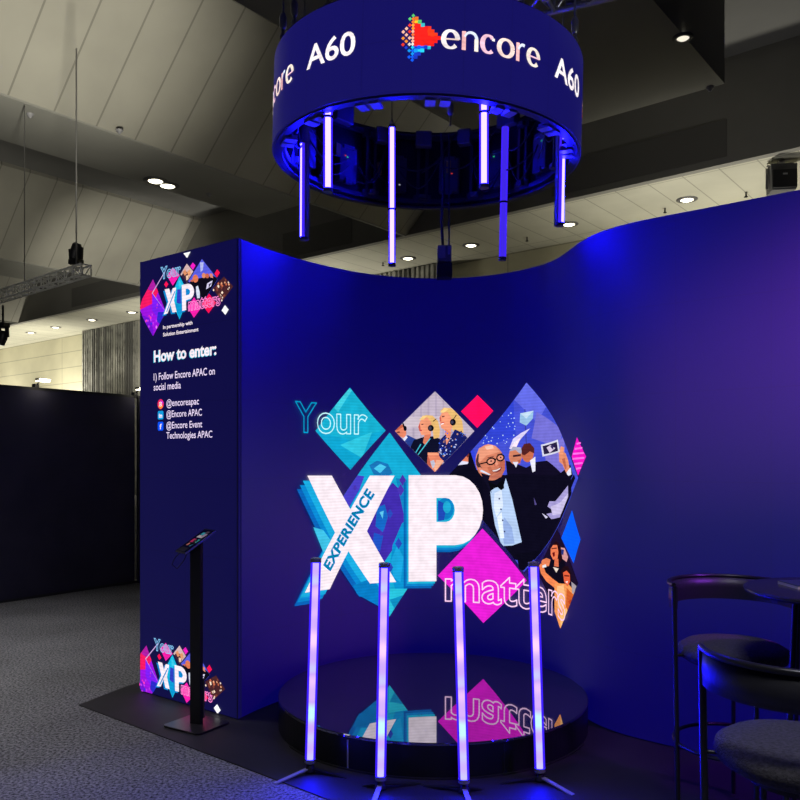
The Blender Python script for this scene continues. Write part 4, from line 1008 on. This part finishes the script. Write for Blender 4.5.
FT = [(310, 762, 316, 558, 4.13, (-.115, -.10), 'leftmost of four standing light tubes in front of the round platform'), (380.5, 779, 384.5, 563, 3.92, (-.03, -.17), 'second from left of four standing light tubes, before the white P reflection'),
      (464, 782, 458, 567, 3.88, (.02, -.17), 'third from left of four standing light tubes, crossing the magenta diamond'), (540, 771, 533.5, 562, 4.02, (.12, -.15), 'rightmost of four standing light tubes in front of the round platform')]
for xb, yb, xt, yt, d, ft, lab in FT:
    P = ray(xb, yb, d); T_ = ray(xt, yt, d); L = (T_-P).length
    t = thing('standing_light_tube', lab, 'light tube', (P.x, P.y, .0), 0, 'light tubes standing round the platform')
    hd = bpy.data.objects.new('tube', None)
    g0 = thing('x', '', ''); bpy.data.objects.remove(g0); bpy.data.objects.remove(hd)
    lean = math.atan2(T_.x-P.x, T_.z-P.z)
    before = set(col.objects)
    light_tube(t, L, toward_cam(P.x, P.y), COREF, r=.027)
    for o in set(col.objects)-before: o.location = (0, 0, P.z); o.rotation_euler = (0, lean, 0)
    MB().lathe([(0, .010), (.028, .010), (.030, .02), (.022, .035), (.016, P.z+.002), (0, P.z+.002)], 16).build('foot_hub', BLACK, t)
    a0 = math.atan2(ft[1], ft[0])
    for k in range(3):
        q_ = a0+k*2*PI/3; e = (math.cos(q_)*.21, math.sin(q_)*.21)
        if k and abs(e[1]) and e[1] > .10: e = (e[0]*.55, e[1]*.35)
        MB().bar((e[0]*.08, e[1]*.08, .030), (e[0], e[1], .005), .024, .006).build('leg', TUBEH if k == 0 else BLACKM, t)

# ================================================================== ROUND PLATFORM, FLOOR MAT
PC = (.20, 4.995)
pf = thing('round_platform', 'low round black platform with mirror-gloss top reflecting the LED wall', 'platform', (PC[0], PC[1], .006))
MB().lathe([(0, .182), (.946, .182), (.950, .178), (.950, .168)], 160, smooth=False).build('top', MIR, pf)
for k in range(2):
    MB().ringblock(.925, .948, 0, .168, -PI/2-.52+.002+k*PI, -PI/2-.52+PI-.002+k*PI, 72).build('skirt', SKIRT, pf)
mb = MB(); mb.box((.9495*math.cos(-PI/2-.52), .9495*math.sin(-PI/2-.52), .08), (.006, .007, .15), -PI/2-.52); mb.build('joint_strip', TUBEH, pf)
mb = MB(); mb.box((.9495*math.cos(-PI/2+.36), .9495*math.sin(-PI/2+.36), .08), (.003, .006, .15), -PI/2+.36); mb.build('joint_strip', BLACKM, pf)
MB().ringblock(.950, .962, 0, .008, -2.6, -.5, 60).build('base_bead', BLACKM, pf)
fm = MB().prism([(-2.12, 5.28), (.9, 2.78), (4.2, 2.2), (4.2, 7.5), (-.5, 7.6), (-1.95, 5.72)][::1], 0, .006).build('floor_mat', MAT); tag(fm, 'smooth black vinyl floor laid under the whole booth', 'mat')

# ================================================================== TABLET STAND
bx = ray(196.5, 726, 4.87); BX = Vector((bx.x, bx.y, .006))
ks = thing('tablet_stand', 'slim black floor stand holding a tilted tablet before the LED column', 'stand', BX[:], 0)
ang = math.radians(-32)
pts = []
for sx, sy, t0 in ((1,1,0),(-1,1,90),(-1,-1,180),(1,-1,270)):
    for k in range(6):
        t = math.radians(t0+18*k); x, y = sx*(.155-.03)+.03*math.cos(t), sy*(.135-.03)+.03*math.sin(t)
        pts.append((x*math.cos(ang)-y*math.sin(ang), x*math.sin(ang)+y*math.cos(ang)))
MATTE = pbr('satin_black_steel', (.035, .033, .038), .33, .5)
o = MB().prism(pts, 0, .012).build('base_plate', MATTE, ks); bevel(o, .003)
o = MB().box((0, .0, .56), (.075, .03, 1.10), ang*.6).build('post', BLACK, ks); bevel(o, .003)
MB().box((.035, .017, .16), (.02, .008, .24), ang*.6).build('cable_cover', GREYM, ks)
C0 = Vector((-1.384, 4.92, 1.062))-BX; Lv = Vector((.158, .112, .128)); Wv = Vector((.098, -.138, 0)); N_ = Wv.cross(Lv).normalized()
if N_.z < 0: N_ = -N_
def tq(u, v, o_): return C0+Lv*u+Wv*v+N_*o_
def tslab(name, u0, u1, v0, v1, o0, o1, mat, parent):
    vs = [tq(u, v, o_) for u in (u0, u1) for v in (v0, v1) for o_ in (o0, o1)]
    return MB().add(vs, [(0,1,3,2),(4,6,7,5),(0,4,5,1),(2,3,7,6),(0,2,6,4),(1,5,7,3)]).build(name, mat, parent)
tb = tslab('tablet', 0, 1, 0, 1, -.010, 0, BLACKM, ks); bevel(tb, .002)
tslab('edge_band', .0, 1, 1.0, 1.012, -.009, .001, SILVER, tb)
a = Art(lambda u, v, o_: tq(u, v, o_), None, 0, .0006, .0003)
a.poly([(.04, .05), (.96, .05), (.96, .95), (.04, .95)], (10, 10, 40), px=False)
for u0, u1, v0, v1, c in ((.05, .2, .1, .8, (36, 34, 48)), (.28, .38, .25, .45, (200, 120, 110)), (.26, .36, .6, .75, (60, 120, 140)), (.42, .56, .2, .5, (190, 50, 100)), (.42, .56, .6, .85, (50, 150, 150)), (.62, .72, .25, .8, (190, 180, 190)),
                          (.74, .84, .3, .6, (60, 150, 170)), (.66, .8, .55, .85, (150, 130, 160)), (.82, .9, .5, .8, (90, 70, 90))):
    a.poly([(u0, v0), (u1, v0+.04), (u1, v1), (u0, v1-.05)], c, px=False, layer=2)
so = a.build('screen', screen_picture('tablet_picture', .6, .2), tb)
mt_ = tq(.5, .5, -.012); MB().tube([(0, 0, 1.08), (mt_.x*.4, mt_.y*.4, 1.11), mt_], .018, 12).build('bracket', BLACK, ks)
q1_ = tq(.02, .45, -.006); q2_ = tq(.2, .6, -.015)
MB().tube([q1_, q1_+Vector((-.03, -.01, -.03)), q1_+Vector((-.05, -.01, -.075)), q1_+Vector((-.02, 0, -.10)), q1_+Vector((.02, 0, -.05)), q2_], .003, 6).build('charging_cable', CABLE, ks)

# ================================================================== STOOLS AND TABLE
def smoothpts(P, n=6):
    out = []; Q = [P[0]]+P+[P[-1]]
    for i in range(1, len(Q)-2):
        for j in range(n):
            t = j/n; out.append(.5*((2*Q[i])+(Q[i+1]-Q[i-1])*t+(2*Q[i-1]-5*Q[i]+4*Q[i+1]-Q[i+2])*t*t+(3*Q[i]-Q[i-1]-3*Q[i+1]+Q[i+2])*t**3))
    out.append(P[-1]); return out
def make_stool(lab, loc, rz):
    """backrest is centred on the local +y side"""
    t = thing('bar_stool', lab, 'stool', loc, rz, 'bar stools at the high table')
    R = .275; zt = 1.045
    MB().lathe([(0, .685), (.14, .685), (.20, .697), (.228, .715), (.240, .740), (.234, .762), (.205, .780), (.12, .788), (0, .790)], 56).build('seat', FAB, t)
    MB().lathe([(0, .665), (.15, .665), (.15, .684), (0, .684)], 32, smooth=False).build('seat_plate', BLACKM, t)
    mb = MB(); a0, a1 = math.radians(-8), math.radians(188)
    prof = [(R-.016, zt-.105), (R+.002, zt-.108), (R+.004, zt-.06), (R+.002, zt-.004), (R-.014, zt-.004), (R-.018, zt-.05), (R-.016, zt-.105)]
    mb.lathe(prof, 48, a0=a0, a1=a1)
    for q in (a0, a1): mb.add([(r*math.cos(q), r*math.sin(q), z) for r, z in prof[:-1]], [tuple(range(6))])
    mb.build('backrest', BAND, t)
    top = [Vector(((R+.002)*math.cos(a0+(a1-a0)*k/40), (R+.002)*math.sin(a0+(a1-a0)*k/40), zt+.003)) for k in range(41)]
    MB().tube(top, .0105, 10).build('top_rail', BLACKM, t)
    for q, z1 in ((a0, zt), (a1, zt)):
        MB().tube([(R*.93*math.cos(q), R*.93*math.sin(q), .0), (R*.98*math.cos(q), R*.98*math.sin(q), .7), (R*math.cos(q), R*math.sin(q), z1)], .0115, 12).build('leg', BLACKM, t)
    for q in (math.radians(71), math.radians(272)):
        MB().tube(smoothpts([Vector((R*.94*math.cos(q), R*.94*math.sin(q), 0)), Vector((R*.94*math.cos(q), R*.94*math.sin(q), .55)), Vector((R*.88*math.cos(q), R*.88*math.sin(q), .655)), Vector((R*.55*math.cos(q), R*.55*math.sin(q), .682))], 5), .0105, 10).build('leg', BLACKM, t)
    MB().tube([(R*.93*math.cos(q), R*.93*math.sin(q), .33) for q in [2*PI*k/56 for k in range(56)]], .009, 8, closed=True).build('foot_ring', BLACKM, t)
    for q in (a0, a1): MB().tube([(R*.98*math.cos(q), R*.98*math.sin(q), .73), (.20*math.cos(q), .20*math.sin(q), .73)], .007, 8).build('seat_bracket', BLACKM, t)
    return t
s1 = make_stool('black bar stool farther back against the glowing wall, partly behind the table edge', (1.515, 3.64, .006), math.radians(-4))
s2 = copy_tree(s1); s2.location = (1.185, 2.37, .006); s2.rotation_euler = (0, 0, math.radians(180-4)); s2['label'] = 'black bar stool nearest the camera in the lower right corner'
tbm = thing('high_table', 'round black high table at the right picture edge', 'table', (1.755, 3.20, .006))
MB().lathe([(0, 1.072), (.33, 1.072), (.348, 1.078), (.352, 1.086), (.348, 1.093), (.338, 1.095), (0, 1.095)], 96).build('tabletop', TOPM, tbm)
for k in range(3):
    q = math.radians(187+120*k); MB().tube([(.24*math.cos(q), .24*math.sin(q), 0), (.185*math.cos(q), .185*math.sin(q), 1.072)], .012, 12).build('leg', BLACKM, tbm)
bk = thing('brochure', 'thin brochure with dark cover lying on the high table', 'brochure', (1.70, 3.29, 1.101), math.radians(4))
PAPER = pbr('pale_paper_edges', (.75, .68, .55), .7)
MB().box((0, 0, .006), (.22, .15, .012)).build('pages', PAPER, bk)
cvm = pbr('printed_cover', (.03, .04, .08), .35); cvp = pbr('cover_print', (.7, .75, .9), .4)
mb = MB().box((0, 0, .0135), (.222, .152, .003)); 
rr = random.Random(9)
for k in range(26):
    u, v = rr.uniform(-.03, .09), rr.uniform(-.055, .055); mb.box((u, v, .0155), (rr.uniform(.006, .022), rr.uniform(.004, .012), .0008), rr.uniform(0, 3), mi=1)
mb.build('cover', [cvm, cvp], bk)

# ================================================================== LIGHT
wd = bpy.data.worlds.new('world'); scene.world = wd; wd.use_nodes = True
wd.node_tree.nodes['Background'].inputs[0].default_value = (.42, .42, .66, 1); wd.node_tree.nodes['Background'].inputs[1].default_value = .038
def lamp(kind, name, loc, target, energy, color, size=1, **k):
    L = bpy.data.lights.new(name, kind); L.energy = energy; L.color = color
    if kind == 'AREA': L.size = size
    else: L.shadow_soft_size = size
    for q, v in k.items(): setattr(L, q, v)
    o = bpy.data.objects.new(name, L); col.objects.link(o); o.location = loc
    o.rotation_euler = (Vector(target)-Vector(loc)).to_track_quat('-Z', 'Y').to_euler(); return o
def hp(a_, b_, z): v = A.to_3d()*a_+B.to_3d()*b_; return (v.x, v.y, z)
WARM = (1, .95, .78)
lamp('SPOT', 'near_bay_fill', hp(-7.5, 4.5, 2.9), hp(-13.2, 7.0, 9.3), 3000, WARM, .3, spot_size=math.radians(46), spot_blend=1)  # added spot to light the near sloped panels, no known fixture
lamp('SPOT', 'near_bay_fill', hp(-9, 10, 2.9), hp(-14.0, 10.5, 8.4), 120, WARM, .3, spot_size=math.radians(60), spot_blend=1)  # second added fill on the near slope
lamp('SPOT', 'far_bay_fill', hp(-19, 12, 2.9), hp(-25.6, 15.6, 8.4), 1800, WARM, .3, spot_size=math.radians(48), spot_blend=1)  # added spot brightening the far sloped bay, not a hall fixture
lamp('SPOT', 'far_bay_fill', hp(-19, 6, 2.9), hp(-25.6, 10, 8.4), 1000, WARM, .3, spot_size=math.radians(60), spot_blend=1)  # added fill for the rest of the far bay
lamp('SPOT', 'end_wall_fill', hp(-6, 19.2, 2.5), hp(-6, 19.8, 8), 950, WARM, .3, spot_size=math.radians(120), spot_blend=1)  # added spot to lift the perimeter soffit and cream wall, not a fixture
lamp('SPOT', 'end_wall_fill', hp(-20, 19.0, 2.5), hp(-20, 20.5, 8), 900, WARM, .3, spot_size=math.radians(130), spot_blend=1)  # added fill for the middle of the soffit
lamp('SPOT', 'end_wall_fill', hp(-38.5, 18.6, 2.5), hp(-39, 20.9, 7), 1700, WARM, .3, spot_size=math.radians(130), spot_blend=1)  # added fill for the dark left stretch of cream wall
lamp('SPOT', 'end_wall_fill', hp(-46, 18.6, 2.5), hp(-46, 20.9, 7), 1500, WARM, .3, spot_size=math.radians(130), spot_blend=1)  # added fill at the leftmost cream wall
lamp('SPOT', 'fascia_fill', hp(-5, 15.6, 2.6), hp(-5, 17.8, 7.6), 170, (1, .96, .9), .3, spot_size=math.radians(95), spot_blend=1)  # added only to lift the dark fascia
lamp('SPOT', 'truss_fill', (-5.5, 8.0, 2.6), (-6.5, 13.2, 4.7), 90, (1, .96, .88), .2, spot_size=math.radians(60), spot_blend=1)  # added unseen source so the far truss reads bright
lamp('SPOT', 'rigging_fill', (2.6, 2.6, 2.8), (1.05, 4.75, 4.5), 60, (.9, .92, 1), .15, spot_size=math.radians(24), spot_blend=1)  # added spot to brighten the truss over the ring
lamp('SPOT', 'end_wall_fill', hp(-29, 18.6, 2.5), hp(-29, 20.9, 7.5), 900, WARM, .3, spot_size=math.radians(120), spot_blend=1)  # added fill between the other end wall spots
lamp('AREA', 'hall_downlight', (-6, 5.5, 7.8), (-4.8, 5.0, 0), 95, (1, .97, .93), 3.0, spread=math.radians(62))
lamp('SPOT', 'violet_fill', (3.5, 2.4, 3.6), (2.65, 3.95, 1.9), 620, (.36, .05, 1), .15, spot_size=math.radians(66), spot_blend=1)  # added off-frame spot giving the right end of the wall its purple tone
lamp('AREA', 'aisle_downlight', (.6, .4, 6.5), (.9, 2.2, .5), 22, (.9, .9, 1), 1.5, spread=math.radians(60))
